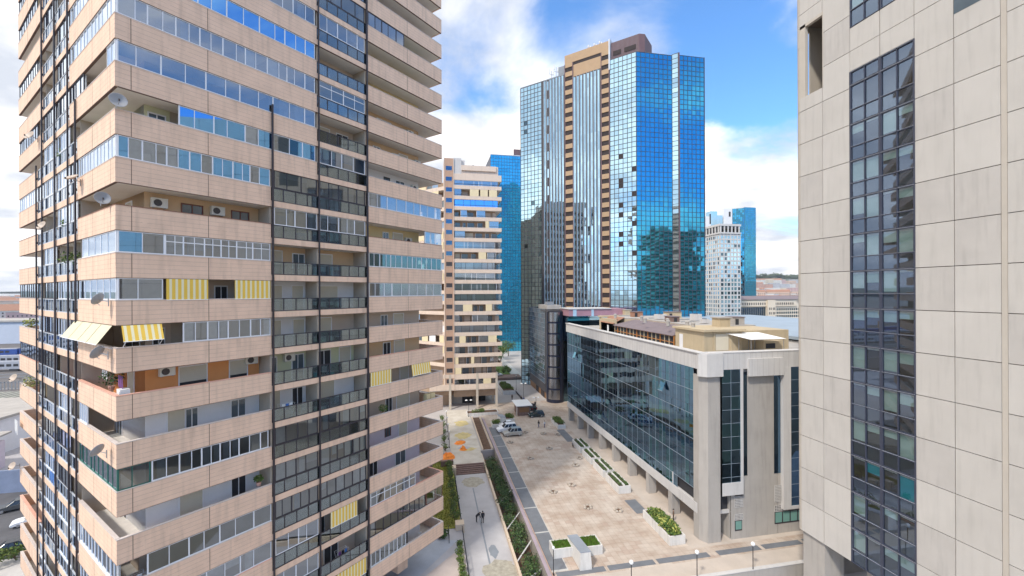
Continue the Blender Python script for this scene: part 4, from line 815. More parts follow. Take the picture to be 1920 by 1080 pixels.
v.box(3.62, 3.74, y0, y1, 24.9, 25.05, 'wood_or'); v.box(3.64, 3.72, y0, y1, 23.9, 24.0, 'wood_or'); v.box(3.74, 3.76, y0, y1, 23.42, 24.9, 'dark_in')
for x in (3.7, 5.2, 6.8, 8.4): pass
vo = v.build('timber_veranda', C); b = MB(); b.poly([(3.3, 12.1, 25.0), (3.3, 34, 25.0), (8.4, 34, 26.1), (8.4, 12.1, 26.1), (3.3, 12.1, 25.1), (3.3, 34, 25.1), (8.4, 34, 26.2), (8.4, 12.1, 26.2)], [(0, 1, 2, 3), (4, 7, 6, 5), (0, 4, 5, 1), (0, 3, 7, 4)], 'roof_purple'); b.build('roof', vo)
b = MB(); b.poly([(3.3, 34, 25.3), (3.3, 41, 25.3), (6, 41, 26.6), (6, 34, 26.6)], [(0, 3, 2, 1)], 'roof_terr'); b.box(3.7, 3.9, 34, 41, 23.42, 25.3, 'penth'); b.build('tiled_lean_to', C)
b = MB(); 
for y in (4.6, 9.2): 
    b.bar((6.3 + y * .55, 4.3, 23.42), (6.3 + y * .55, 4.3, 25.4), .05, 'metal_grey')
b.build('awning_post', C)
b = MB(); b.poly([(7.2, 5.2, 26.0), (9.0, 2.2, 25.35), (14.6, 2.2, 25.35), (12.8, 5.2, 26.0), (7.2, 5.2, 26.04), (9.0, 2.2, 25.39), (14.6, 2.2, 25.39), (12.8, 5.2, 26.04)], [(0, 1, 2, 3), (4, 7, 6, 5), (0, 4, 5, 1), (1, 5, 6, 2)], 'awn_white')
for x, y in ((9.2, 2.4), (14.4, 2.4), (11, 5)): b.bar((x, y, 23.42), (x, y, 25.4), .05, 'metal_grey')
tag(b.build('roof_canopy'), 'white sloping canopy on posts at the front of the long office roof', 'canopy').location = (34, 48.3, 0)
b = MB(); b.box(12.2, 15.2, 3.5, 5, 23.42, 24.9, 'penth'); b.box(12.5, 14, 3.45, 3.5, 23.9, 24.6, 'dark_in'); tag(b.build('roof_cabin'), 'small beige cabin with dark window under the white canopy', 'cabin').location = (34, 48.3, 0)
chim = thing('roof_vent', 'round grey roof vent nearest the corner housing', 'roof vent', (39.0, 57.5, 26.4), 0, 'roof vents on the long office block'); b = MB(); b.lathe((0, 0, 0), [(.28, 0), (.28, .7), (.1, .7)], 'conc_grey', 10); b.build('pipe', chim); b = MB(); b.lathe((0, 0, .72), [(.36, 0), (.3, .18), (.05, .25)], 'roof_grey', 10); b.build('cap', chim)
for i, (x, y) in enumerate([(40.0, 60.5), (37.9, 62.5), (40.5, 67), (37.9, 70), (39.9, 75), (38.2, 83)]): dup(chim, (x, y, 26.4), 0, label='round grey roof vent, %s from the corner housing' % nm[i + 1])
wallthing('water_tank_box', 'beige tank box standing high on the corner roof housing', 43.0, 44.8, 56.8, 58.6, 26.6, 27.9, 'penth', 'tank'); b = MB(); b.box(42.8, 45, 56.6, 58.8, 27.9, 28.05, 'roof_grey'); b.build('lid', bpy.data.objects['water_tank_box'])
b = MB(); b.lathe((37.8, 85.5, 23.42), [(.3, 0), (.3, 1.4), (.05, 1.5)], 'plastic_white', 12); tag(b.build('water_cylinder'), 'white upright cylinder at the far left of the long roof', 'tank')
b = MB(); b.box(38.2, 39.6, 88, 89.4, 23.42, 25.0, 'plastic_white'); b.box(38.15, 38.2, 88.2, 89.2, 23.7, 24.8, 'ac_dark'); tag(b.build('cooling_unit'), 'white cooling unit at the far left of the long roof', 'air conditioner')

rc = random.Random(31)
for i, (y, x) in enumerate([(20, 10), (25, 12.5), (31, 9.8), (14, 13)]):
    b = MB(); L_ = rc.uniform(2, 4); b.bar((x, y, 26.62), (x + L_, y + rc.uniform(-1, 1), 26.62), .09, 'metal_grey'); b.bar((x, y, 26.4), (x, y, 26.62), .06, 'metal_grey'); b.bar((x + L_, y, 26.4), (x + L_, y, 26.62), .06, 'metal_grey')
    o = b.build('roof_pipe'); o.location = (34, 48.3, 0); tag(o, 'horizontal grey pipe on the long office roof, %s from the left' % nm[3 - i], 'pipe')
for i, (x, y, sx, sy, hh) in enumerate([(10, 28, 2, 1.4, 1.0), (14, 22, 1.5, 1.5, 1.3), (11.5, 16, 1.2, 1, .8)]):
    o = thing('air_handling_unit', 'grey air handling box on the long office roof, %s from the front' % nm[2 - i], 'air conditioner', (34 + x, 48.3 + y, 26.46)); b = MB(); b.box(0, sx, 0, sy, .1, hh, 'conc_white'); b.build('casing', o); b = MB(); b.lathe((sx / 2, sy / 2, hh), [(.4, 0), (.4, .08), (.1, .1)], 'ac_dark', 14); b.build('fan_grille', o)

for i, (x, y, sx, sy, hh, m_) in enumerate([(9.5, 37, 2.2, 1.6, 1.1, 'roof_terr'), (13.5, 30, 3, 1.8, 1.3, 'penth'), (9.2, 21.5, 1.4, 2.6, .9, 'brick_dk'), (15, 13, 2.0, 2.0, 1.2, 'roof_grey')]):
    o = thing('roof_hut', '%s block on the long office roof, %s from the front' % (['reddish', 'ochre', 'dark brick', 'grey'][i], nm[3 - i]), 'roof hut', (34 + x, 48.3 + y, 26.46)); b = MB(); b.box(0, sx, 0, sy, 0, hh, m_); b.build('wall', o); b = MB(); b.box(-.12, sx + .12, -.12, sy + .12, hh, hh + .1, 'roof_purple'); b.build('roof', o)
    b = MB(); b.box(.3, .9, -.04, -.005, 0, hh * .8, 'dark_in'); b.build('door', o)
# ================================================================ mirrored towers
def curtain(parent, M, t0, t1, z0, z1, dt, dz, gms, mm='mull_dark', mw=.13, tilt=.012, name='curtain_wall', rg=random.Random(2), dark=0, d=0, darks=()):
    g = MB(M); f = MB(M); nx = max(1, round((t1 - t0) / dt)); nz = max(1, round((z1 - z0) / dz)); ax = (t1 - t0) / nx; az = (z1 - z0) / nz
    for j in range(nz):
        for i in range(nx):
            a, e = rg.gauss(0, tilt), rg.gauss(0, tilt); x0 = t0 + i * ax; y0 = z0 + j * az
            gm = rg.choice(gms) if rg.random() > dark else 'mir_dark'
            if any(i == q[0] and y0 <= q[1] < y0 + az for q in darks): gm = 'dark_slot'
            g.poly([(x0, d + a, y0), (x0 + ax, d - a, y0), (x0 + ax, d - a + e, y0 + az), (x0, d + a + e, y0 + az)], [(0, 1, 2, 3)], gm)
    for i in range(nx + 1): f.box(t0 + i * ax - mw / 2, t0 + i * ax + mw / 2, d - .07, d + .04, z0, z1, mm)
    for j in range(nz + 1): f.box(t0, t1, d - .065, d + .035, z0 + j * az - mw / 2, z0 + j * az + mw / 2, mm)
    o = g.build(name, parent); f.build('mullion', o); return o
def faceM(p, ang, parent_loc=(0, 0, 0)): # local +x along the face, outside = -y
    return Matrix.Translation((p[0] - parent_loc[0], p[1] - parent_loc[1], 0)) @ Matrix.Rotation(ang, 4, 'Z')
P0 = (31.54, 144.9); P1 = (60.36, 116.08)
D = thing('glass_tower', 'tallest mirrored tower with beige stair shafts and a bright blue side, in the centre', 'office tower', (P0[0], P0[1], 0))
M = faceM(P0, R(-45), P0); ZD = 103.0; FH = 2.93
b = MB(); b.prism([(.1, .15), (28.8, -28.6), (50.3, -28.6), (52, -11), (56, 14), (46, 30), (20, 34), (8, 24)], 0, 102.6, 'mir_g'); b.build('core', D)
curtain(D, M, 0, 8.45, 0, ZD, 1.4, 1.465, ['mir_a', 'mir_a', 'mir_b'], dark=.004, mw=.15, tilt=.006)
curtain(D, M, 32.6, 40.7, 0, ZD, 1.35, 1.465, ['mir_a', 'mir_a', 'mir_b'], mw=.15, tilt=.006, darks=[(2, z) for z in (72.2, 66.2, 63.5, 57.6, 54.8, 49.2, 46.1)] + [(5, z) for z in (69.1, 60.6, 51.7, 43.4)])
def stripes(t0, t1, n, z1, wcol=None):
    g = MB(M); f = MB(M); p = (t1 - t0) / n; rg = random.Random(4)
    for i in range(n):
        for j in range(int(z1 / FH) + 1):
            za, zb_ = j * FH, min(z1, (j + 1) * FH)
            if zb_ <= za: continue
            a = rg.gauss(0, .008); e = rg.gauss(0, .008); x0 = t0 + i * p
            g.poly([(x0, .05 + a, za), (x0 + p * .62, .05 - a, za), (x0 + p * .62, .05 - a + e, zb_), (x0, .05 + a + e, zb_)], [(0, 1, 2, 3)], 'mir_a' if not (wcol == i and j % 2) else 'mull_dark')
        f.box(t0 + i * p + p * .62, t0 + (i + 1) * p, -.12, .1, 0, z1, 'mull_dark'); f.box(t0 + i * p - .03, t0 + i * p + .04, -.2, .1, 0, z1, 'mull_light')
    o = g.build('curtain_wall', D); f.build('fin', o)
stripes(9.4, 17.2, 7, 102.9, 1); stripes(20.35, 29.7, 8, 101.4)
b = MB(M); b.box(8.45, 9.4, -.05, .3, 0, 103.2, 'mull_dark'); b.build('groove', D)
for (a, c) in ((17.25, 20.3), (29.75, 32.55)):
    b = MB(M); b.box(a, c, .0, 1.2, 0, 106, 'dark_slot'); b.box(a - .0, a + .25, -.25, .3, 0, 106, 'purple_box'); b.box(c - .25, c, -.25, .3, 0, 106, 'purple_box')
    for j in range(0, 36): b.box(a + .25, c - .25, -.2, .8, j * FH + 1.45 + .9, min(108, (j + 1) * FH + .9), 'beige_panel')
    b.build('stair_shaft', D)
b = MB(M); b.box(20.3, 29.75, .02, .19, 101.2, 106.2, 'dark_slot'); b.box(17.25, 32.6, -.1, 14, 106.2, 109, 'beige_panel'); b.box(17.25, 32.6, .8, 14, 100, 106.2, 'beige_panel'); b.box(20.35, 29.7, -.04, .01, 101.4, 105.2, 'beige_panel'); b.box(32.3, 32.75, -.3, 14, 100, 109.4, 'mull_light'); b.build('roof_housing', D)
b = MB(M); b.prism([(32.8, .6), (41.5, .6), (42.8, 1.8), (42.8, 9), (32.8, 9)], 103, 108.4, 'purple_box')
for i in range(22): b.box(32.9 + i * .39, 32.93 + i * .39, .5, .58, 103, 108.3, 'mull_grey')
b.box(33.5, 36, .45, .5, 104.2, 105.6, 'dark_slot'); b.box(37, 40.5, .45, .5, 104.2, 105.6, 'dark_slot'); b.build('roof_plant', D)
b = MB(M); b.box(14.5, 17, .8, 4, 103, 106.5, 'mull_grey'); b.build('roof_plant', D)
M2 = faceM(P1, 0, P0); curtain(D, M2, 0, 11.6, 0, ZD, 1.45, 1.465, ['mir_sky', 'mir_sky', 'mir_sky', 'mir_d'], 'mull_b', .13, .005)  # same glass as the left face, blue sky reflection put into its tint
Mn = faceM((72.0, 116.08), R(-45), P0); curtain(D, Mn, 0, 1.75, 0, ZD + .3, 1.75, 1.465, ['mir_a'], 'mull_dark', .12)
b = MB(M2); b.box(12.9, 13.35, -1.35, 0, 0, ZD + .4, 'purple_box'); b.build('groove', D)
M3 = faceM((73.75, 114.95), 0, P0); curtain(D, M3, 0, 8.2, 0, ZD - .3, 1.36, 1.465, ['mir_sky', 'mir_sky', 'mir_sky', 'mir_d'], 'mull_b', .13, .005)  # here too the sky's blue reflection is put into the glass tint
b = MB(M3); b.box(8.2, 8.4, -.1, 1, 0, ZD - .2, 'mull_dark'); b.build('corner_trim', D)
b = MB(M); b.box(0, 17, 0, 14, ZD, ZD + .35, 'mull_grey'); b.build('roof_edge', D); b = MB(M2); b.box(0, 21.5, -.0, 14, ZD, ZD + .15, 'mull_grey'); b.build('roof_edge', D)
def antenna(M_, x, y, z, h, label, s=1):
    p = M_ @ Vector((x, y, z)); o = thing('roof_antenna', label, 'antenna', (p.x + P0[0], p.y + P0[1], p.z)); b = MB(); b.bar((0, 0, 0), (0, 0, h), .08, 'metal_grey'); b.build('mast', o)
    b = MB(); b.bar((-.7 * s, 0, h * .6), (.7 * s, 0, h * .6), .07, 'metal_grey'); b.box(-.9 * s, -.5 * s, -.2, .2, h * .75, h * 1.15, 'plastic_white'); b.box(.4 * s, .8 * s, -.2, .2, h * .6, h, 'plastic_white'); b.build('aerial', o)
antenna(M, 11.5, 1.5, 103.3, 3.2, 'left one of two masts on the low left roof of the tallest mirrored tower'); antenna(M, 13.3, 1.5, 103.3, 4, 'right one of two masts on the low left roof of the tallest mirrored tower')
antenna(M, 25.2, 1.5, 109, 1.4, 'small mast above the beige infill, left of three', .5); antenna(M, 27.2, 1.5, 109, 1.4, 'small mast above the beige infill, middle of three', .5); antenna(M, 29, 1.5, 109, 1.5, 'small mast above the beige infill, right of three', .5)
antenna(M2, 3.0, 2.0, 103, 3.5, 'mast with boxes beside the purple roof housing', 1.2)
# hidden behind it, further blue towers
F_ = thing('glass_tower', 'slim blue mirrored tower between the second balcony tower and the tallest one', 'office tower', (32.4, 225, 0))
b = MB(); b.box(.1, 34, .2, 30, 0, 105.5, 'mull_b'); b.build('core', F_)
curtain(F_, Matrix(), 0, 30, 0, 105.6, 1.5, 1.75, ['mir_f', 'mir_f', 'mir_g'], 'mull_b', .12, .012)
b = MB(); b.prism([(13, 2), (26, 2), (26, 12), (15, 12)], 105.6, 110, 'purple_box'); b.build('roof_plant', F_); b = MB(); b.box(0, 30, 0, .5, 105.6, 106.1, 'mull_light'); b.build('roof_edge', F_)
# office tower with pale grid
Hh = thing('office_tower', 'pale grid fronted office tower right of the tallest mirrored tower', 'office tower', (218.5, 288, 0))
b = MB(); b.box(.2, 18, .2, 22, 0, 80, 'dark_in'); b.build('core', Hh)
b = MB(); rg = random.Random(9); FHH = 3.3
for j in range(22):
    z = 3 + j * FHH
    for i in range(6): b.poly([(i * 2.9 + .6, .1 + rg.gauss(0, .004), z), (i * 2.9 + 2.9, .1, z), (i * 2.9 + 2.9, .1 + rg.gauss(0, .004), z + 2.2), (i * 2.9 + .6, .1, z + 2.2)], [(0, 1, 2, 3)], rg.choice(['mir_b', 'mir_b', 'mir_b', 'mir_dark']))
    for i in range(8): b.poly([(.1, i * 2.6 + .5, z), (.1, i * 2.6 + 2.6, z), (.1 + rg.gauss(0, .01), i * 2.6 + 2.6, z + 2.2), (.1, i * 2.6 + .5, z + 2.2)], [(0, 3, 2, 1)], rg.choice(['mir_b', 'mir_b', 'mir_b', 'mir_dark']))
b.build('window_glazing', Hh)
b = MB()
for j in range(23): b.box(0, 17.7, -.05, .25, 2 + j * FHH, 3 + j * FHH, 'conc_white'); b.box(-.05, .25, .26, 21, 2 + j * FHH, 3 + j * FHH, 'conc_white')
for i in range(7): b.box(i * 2.9, i * 2.9 + (.9 if i % 2 else .5), -.2, .3, 0, 76, 'conc_white')
for i in range(9): b.box(-.2, .3, i * 2.6 + .31, i * 2.6 + (.9 if i % 2 else .5) + .31, 0, 76, 'conc_white')
b.box(-.6, 18, -.6, 22, 76, 77.2, 'conc_white'); b.box(-.6, 18, -.6, 22, 82, 83.6, 'conc_white'); b.build('facade_grid', Hh)
b = MB(); b.box(.2, 17.5, .2, 21, 77.2, 82, 'dark_in')
for i in range(6): b.box(i * 3.2, i * 3.2 + 1.0, -.4, .3, 77.2, 82, 'conc_white'); b.box(-.4, .3, i * 3.6 + 1, i * 3.6 + 2.2, 77.2, 82, 'conc_white')
b.build('attic', Hh)
J = thing('glass_tower', 'distant blue mirrored tower rising behind the pale grid tower', 'office tower', (316.5, 380, 0))
b = MB(); b.box(.1, 13.2, .2, 20, 0, 117.6, 'mull_b'); b.build('core', J)
curtain(J, Matrix(), 0, 13.3, 0, 117.7, 1.5, 2.0, ['mir_f', 'mir_f', 'mir_g'], 'mull_b', .2, .01); curtain(J, faceM((-11, 9), R(-39), (0, 0)), 0, 14, 0, 117, 1.7, 2.2, ['mir_d', 'mir_e'], 'mull_b', .2, .012)
W = thing('office_tower', 'white and glass rooftop blocks rising behind the pale grid tower', 'office tower', (278, 382, 0))
b = MB(); b.box(1.5, 9, .3, 8, 60, 113, 'mir_b'); b.box(9, 15, .2, 8, 60, 109, 'mir_a'); b.build('window_glazing', W); b = MB(); b.box(-8, 1.5, 0, 10, 60, 107.5, 'w_white'); b.box(16.5, 26, 0, 10, 60, 116, 'w_white'); b.box(22, 24, -.2, 0, 108, 113, 'dark_slot'); b.box(0, 1.4, -.2, 0, 100, 110, 'dark_slot'); b.build('wall', W)
# classical low block
K = thing('civic_building', 'low cream stone building with purple brown roof and rows of small windows, far right', 'public building', (268, 330, 0))
b = MB(); b.box(0, 70, .1, 12, 0, 24.4, 'w_cream'); b.box(-2, 28, -1.2, 0, 18.3, 23.4, 'w_cream'); b.box(28, 36, -3, .1, 0, 24, 'w_cream'); b.box(36, 60, -1, .1, 18.3, 24, 'w_cream'); b.build('wall', K)
b = MB(); b.poly([(-2, -2, 24.4), (70, -2, 24.4), (70, 5, 27.6), (-2, 5, 27.6), (-2, 12, 24.4), (70, 12, 24.4)], [(0, 1, 2, 3), (3, 2, 5, 4), (0, 3, 4), (1, 5, 2)], 'roof_purple'); b.build('roof', K)
win = MB()
for i in range(26):
    x = -1 + i * 2.25
    if not 27 < x < 36.5: win.box(x, x + 1, -1.26, -1.15, 19.6, 21.6, 'dark_in')
for zz_ in (2, 6.5, 11, 15):
    for x in (29.2, 30.8, 33.0, 34.4): win.box(x, x + .8, -3.06, -2.95, zz_, zz_ + 2.2, 'dark_in')
win.build('window_row', K); b = MB()
for i in range(12): 
    for j in range(5): b.box(38 + i * 2.2, 39.5 + i * 2.2, .02, .12, 2 + j * 3.1, 4 + j * 3.1, 'mir_dark')
for i in range(13):
    b.box(i * 2.2, i * 2.2 + 2, .02, .09, 1, 17.5, 'mir_navy')
b.build('window_glazing', K)
Nn = thing('low_building', 'low building with long pale blue roof behind the long office block', 'building', (60, 58, 0))
b = MB(); b.box(0, 40, 0, 60, 0, 23.6, 'conc_white'); b.build('wall', Nn); b = MB(); b.box(-.4, 41, -.3, 61, 23.9, 24.4, 'blue_roof'); b.build('roof', Nn)
b = MB(); b.box(-.06, -.01, 1, 58, 21.6, 23.2, 'dark_in')
for i in range(20): b.box(-.1, -.061, 1 + i * 2.9, 1.3 + i * 2.9, 21.6, 23.2, 'frame_white')
b.build('window_row', Nn)
# ---- low mirrored block with the round stair
Gg = thing('office_building', 'low dark mirrored block with a round stair tower, left of the long office block', 'office building', (33.8, 120, 0))
b = MB(); b.box(.1, 30, -1.2, 23.4, 2, 26.6, 'mull_dark'); b.build('core', Gg)
curtain(Gg, faceM((33.8, 143.8), R(-90), (33.8, 120)), 0, 21.5, 4.6, 26.8, 1.3, 1.4, ['mir_navy', 'mir_navy', 'mir_dark', 'mir_e'], 'mull_grey', .08, .012)
b = MB(); b.box(.3, 2, 2, 23, 0, 4.6, 'door_brown'); b.box(.2, .28, 4, 8, 0, 4, 'dark_slot'); b.box(.2, .28, 11, 14, 0, 4, 'dark_slot'); b.build('ground_floor_wall', Gg)
b = MB(); b.lathe((2.3, -.4, 0), [(2.6, 0), (2.6, 26.2), (.1, 26.3)], 'navy_paint', 28); b.build('stair_tower', Gg)
b = MB(); n = 10
for j in range(8):
    z = 1.0 + j * 3.2
    for i in range(n):
        a0 = math.pi + .45 + i * .135; a1 = a0 + .128; r = 2.68
        b.poly([(2.3 + r * math.cos(a0), -.4 + r * math.sin(a0), z), (2.3 + r * math.cos(a1), -.4 + r * math.sin(a1), z), (2.3 + r * math.cos(a1), -.4 + r * math.sin(a1), z + 2.7), (2.3 + r * math.cos(a0), -.4 + r * math.sin(a0), z + 2.7)], [(0, 1, 2, 3)], 'mir_silver2')
    
b.build('stair_window', Gg)
b = MB(); b.box(2.8, 30, -1.6, -.8, 0, 24, 'mir_dark'); b.box(-.2, 6, -1.9, 6, 26.2, 26.5, 'mull_dark'); b.build('side_wall', Gg)
b = MB(); b.box(.5, 5, 2, 12, 26.8, 28, 'roof_grey'); b.box(1, 3, 3, 6, 28, 29, 'mull_grey'); b.build('roof_plant', Gg)
Pk = thing('podium_building', 'low rooftop storey with pink and blue panels in front of the tallest mirrored tower', 'building', (38, 112.5, 0))
b = MB(); b.box(0, 17, 0, 8, 25.2, 27.1, 'paint_pink'); b.box(0, 17, .05, 8, 18, 25.19, 'mir_e'); b.box(1.2, 2.2, -.1, 0, 25.2, 27.1, 'paint_blue'); b.box(6.6, 7.3, -.1, 0, 25.2, 27.1, 'paint_blue'); b.build('wall', Pk); b = MB(); b.box(-.2, 12.5, -.25, 8, 27.1, 27.35, 'conc_white'); b.build('roof', Pk); b = MB(); b.box(-1, 5.2, -2, -.3, 20, 25.0, 'mir_e'); b.box(5.2, 14, -1, -.3, 20, 25.2, 'mir_b'); b.build('curtain_wall', Pk)
b = MB(); b.box(0, 2, 0, 2, 0, 1.4, 'penth'); b.box(-.1, 2.1, -.1, 2.1, 1.4, 1.55, 'roof_grey'); o = b.build('roof_hut'); o.location = (54, 111, 25.4); tag(o, 'small ochre hut on the roof below the tallest mirrored tower', 'hut'); wallthing('roof_block', 'grey flat roof block carrying the small ochre hut', 52.5, 58, 110, 113, 18, 25.4, 'roof_grey', 'building')

# ================================================================ second balcony tower
E_ = thing('apartment_tower', 'second salmon balcony tower with a windowed stair shaft, left of the mirrored towers', 'apartment building', (4.15, 116.5, 0))
b = MB(); b.box(2.5, 14.2, 1.6, 18, 3, 63, 'e_wall'); b.build('inner_wall', E_)
b = MB(); b.box(0, 2.35, 0, 6, 5.3, 68.5, 'e_shaft'); b.box(2.35, 2.5, -.15, 6, 5.3, 68.6, 'e_band'); b.box(-.12, 0, -.1, 6, 5.3, 68.6, 'e_band'); sh = b.build('stair_shaft', E_)
for i in range(21):
    z = 65.2 - i * 2.9; w_ = MB(); w_.box(.35, 2.0, -.03, -.005, z, z + 1.15, 'mir_navy' if i < 9 else 'mull_dark'); q = w_.build('window', E_); f = MB(); f.box(.25, 2.1, -.06, -.031, z - .08, z, 'e_band'); f.build('sill', q)
rg = random.Random(21)
ztops = [64.4] + [61.3 - 2.88 * i for i in range(18)] + [9.6, 6.7]
def merge(a, b_):
    o = len(a.v); nm_ = list(a.names)
    for n_ in b_.names:
        if n_ not in nm_: nm_.append(n_)
    return a.v + b_.v, a.f + [[j + o for j in f_] for f_ in b_.f], a.m + [nm_.index(b_.names[q]) for q in b_.m], nm_
nwin = 0; rest = MB()
for i, zt in enumerate(ztops):
    h = 1.7 if i == 0 else (1.45 if i >= 19 else 1.0); x1 = 15.7 if i < 19 else 14.4
    b = MB(); b.box(2.5, x1, -.0, .18, zt - h, zt, 'e_band'); b.box(x1 - .18, x1, .18, 17, zt - h, zt, 'e_band'); b.box(2.5, x1 - .18, .18, 17, zt - h + .01, zt - h + .2, 'soffit')
    if i: b.box(2.5, x1 - .05, .06, .1, zt + .35, zt + .42, 'frame_dark')
    b.build('balcony_parapet', E_)
    if i == 0: continue
    z0 = zt - h + .2; z1 = ztops[i - 1] - (1.7 if i == 1 else 1.0) - .01
    kind = rg.random(); x = 2.7; f = MB()
    while x < x1 - 1.2:
        w_ = MB(); cu = MB(); dx = min(rg.uniform(.9, 3.0), x1 - .3 - x); r_ = rg.random()
        if kind < .35 or r_ > .75:
            w_.poly([(x, .2, zt), (x + dx, .2, zt), (x + dx, .2, z1), (x, .2, z1)], [(0, 1, 2, 3)], 'glz' if i != 3 else 'glz_sky'); fm_ = 'frame_white' if i % 3 else 'frame_dark'
            f.box(x - .04, x + .04, .16, .24, zt, z1, fm_); f.box(x, x + dx, .17, .23, z1 - .06, z1, fm_)
            if rg.random() < .5: cu.box(x + .05, x + dx - .05, .3, .32, zt, z1 - .05, rg.choice(['curt_white', 'curt_grey']))
        elif r_ < .14: cu.box(x, x + dx * .85, .02, .05, zt + .02, z1, 'w_yaw')
        elif r_ < .5: w_.box(x + .2, x + dx * .7, 1.53, 1.59, z0, z1 - .4, 'glz_in'); f.box(x + .1, x + .2, 1.5, 1.59, z0, z1 - .3, 'frame_white')
        else: f.box(x + .2, x + dx * .8, 1.5, 1.59, z0, z1 - .3, 'shutter' if r_ < .6 else 'w_beige')
        if w_.v:
            nwin += 1
            if nwin < 76: w_.build('window', E_)
            else: rest.M = Matrix(); rest.v, rest.f, rest.m, rest.names = merge(rest, w_)
        if cu.v: cu.build('curtain' if r_ > .2 or kind < .35 else 'awning', E_)
        x += dx
    if f.v: f.build('frame', E_)
if rest.v: rest.build('window', E_)['kind'] = 'stuff'
b = MB(); b.box(2.6, 14.8, .3, 16, 64.4, 66.8, 'e_band'); b.box(4.6, 14.2, -.1, .3, 65.4, 66.8, 'e_band'); b.box(2.4, 4.6, .2, 4, 64.4, 68.7, 'conc_white'); b.box(4.6, 5.6, 1, 4, 66.8, 68.4, 'conc_white'); b.box(7.8, 8.2, 2, 2.4, 66.8, 67.6, 'metal_grey'); b.build('penthouse', E_)
Mw = Matrix.Rotation(R(135), 4, 'Z')  # left wing recedes to the left
for i, zt in enumerate(ztops[1:19]):
    b = MB(); 
    def wbox(t0, t1, d0, d1, z0, z1, m):  # t to the upper left, d inward
        q = Q; P = []
        for (t, d) in ((t0, d0), (t1, d0), (t1, d1), (t0, d1)): P.append((-t * q + d * q, 2 + t * q + d * q))
        b.prism(P, z0, z1, m)
    wbox(.0, 24, 0, .18, zt - 1.0, zt, 'e_band'); wbox(0, 24, .18, 6, zt - .99, zt - .8, 'soffit'); b.build('balcony_parapet', E_)
    x = .3
    while x < 17:
        b = MB()
        dx = rg.uniform(1.2, 3)
        r_ = rg.random()
        if r_ < .5: wbox(x, x + dx * .9, .2, .24, zt, zt + 1.85, rg.choice(['glz_in', 'curt_white', 'curt_blue']))
        elif r_ < .65: wbox(x, x + dx, -.06, -.03, zt - .1, zt + 1.85, 'w_yaw')
        x += dx
        if b.v: b.build('glazed_panel' if r_ < .5 else 'side_awning', E_)
b = MB()
for (t0, t1, d0, d1) in ((0, 24, 2, 8),):
    P = [(-t * Q + d * Q, 2 + t * Q + d * Q) for (t, d) in ((t0, d0), (t1, d0), (t1, d1), (t0, d1))]; b.prism(P, 3, 63, 'e_wall')
b.build('inner_wall', E_)
b = MB(); b.box(-4.2, 2.5, -.05, .2, 5.3, 6.9, 'e_band'); b.box(-1.5, 2.5, -.02, .2, 8.6, 9.6, 'e_band'); b.box(-4.2, 14.3, .2, 14, 5.1, 5.3, 'soffit'); b.build('podium_band', E_)
for x in (1.3, 8.7, 14.1): b = MB(); b.box(x - .3, x + .3, -.1, .5, 0, 9.6, 'col_e'); b.build('pillar', E_)
for x in (1.3, 8.7, 14.1): b = MB(); b.box(x - .3, x + .3, 7, 7.6, 0, 5.2, 'col_e'); b.build('pillar', E_)
b = MB(); b.box(2, 5, 6, 6.4, 0, 5.1, 'conc_grey'); b.box(5, 8, 6.4, 6.8, 0, 5.1, 'dark_in'); b.box(8.5, 12, 8, 8.4, 0, 5.1, 'dark_in'); b.box(-4, 2, 5, 5.4, 0, 5.1, 'e_wall'); b.build('ground_floor_wall', E_)

# ================================================================ distant town and hills
def hill(name, x0, x1, y0, y1, h, seed, nx=40, ny=10, z=-2.4):
    rg = random.Random(seed); b = MB(); P = []; ph = [rg.uniform(0, 6.28) for _ in range(6)]
    for j in range(ny + 1):
        for i in range(nx + 1):
            u = i / nx; v_ = j / ny; x = x0 + (x1 - x0) * u; y = y0 + (y1 - y0) * v_
            hh = h * math.sin(min(1, v_ * 1.3) * math.pi / 2) * (.8 + .1 * math.sin(u * 9 + ph[0]) + .06 * math.sin(u * 23 + ph[1]) + .03 * math.sin(u * 61 + ph[2]))
            P.append((x, y, z + hh))
    F = [(j * (nx + 1) + i, j * (nx + 1) + i + 1, (j + 1) * (nx + 1) + i + 1, (j + 1) * (nx + 1) + i) for j in range(ny) for i in range(nx)]
    b.poly(P, F, 'hill'); o = b.build(name, smooth=True); o['kind'] = 'structure'
hill('hill', 900, 3400, 1150, 2600, 140, 2); hill('hill', -5200, -2200, 1200, 4200, 60, 5)
rgh = random.Random(77); colour = ['salmon', 'cream', 'white', 'brick red', 'pink', 'grey']
hcount = {}
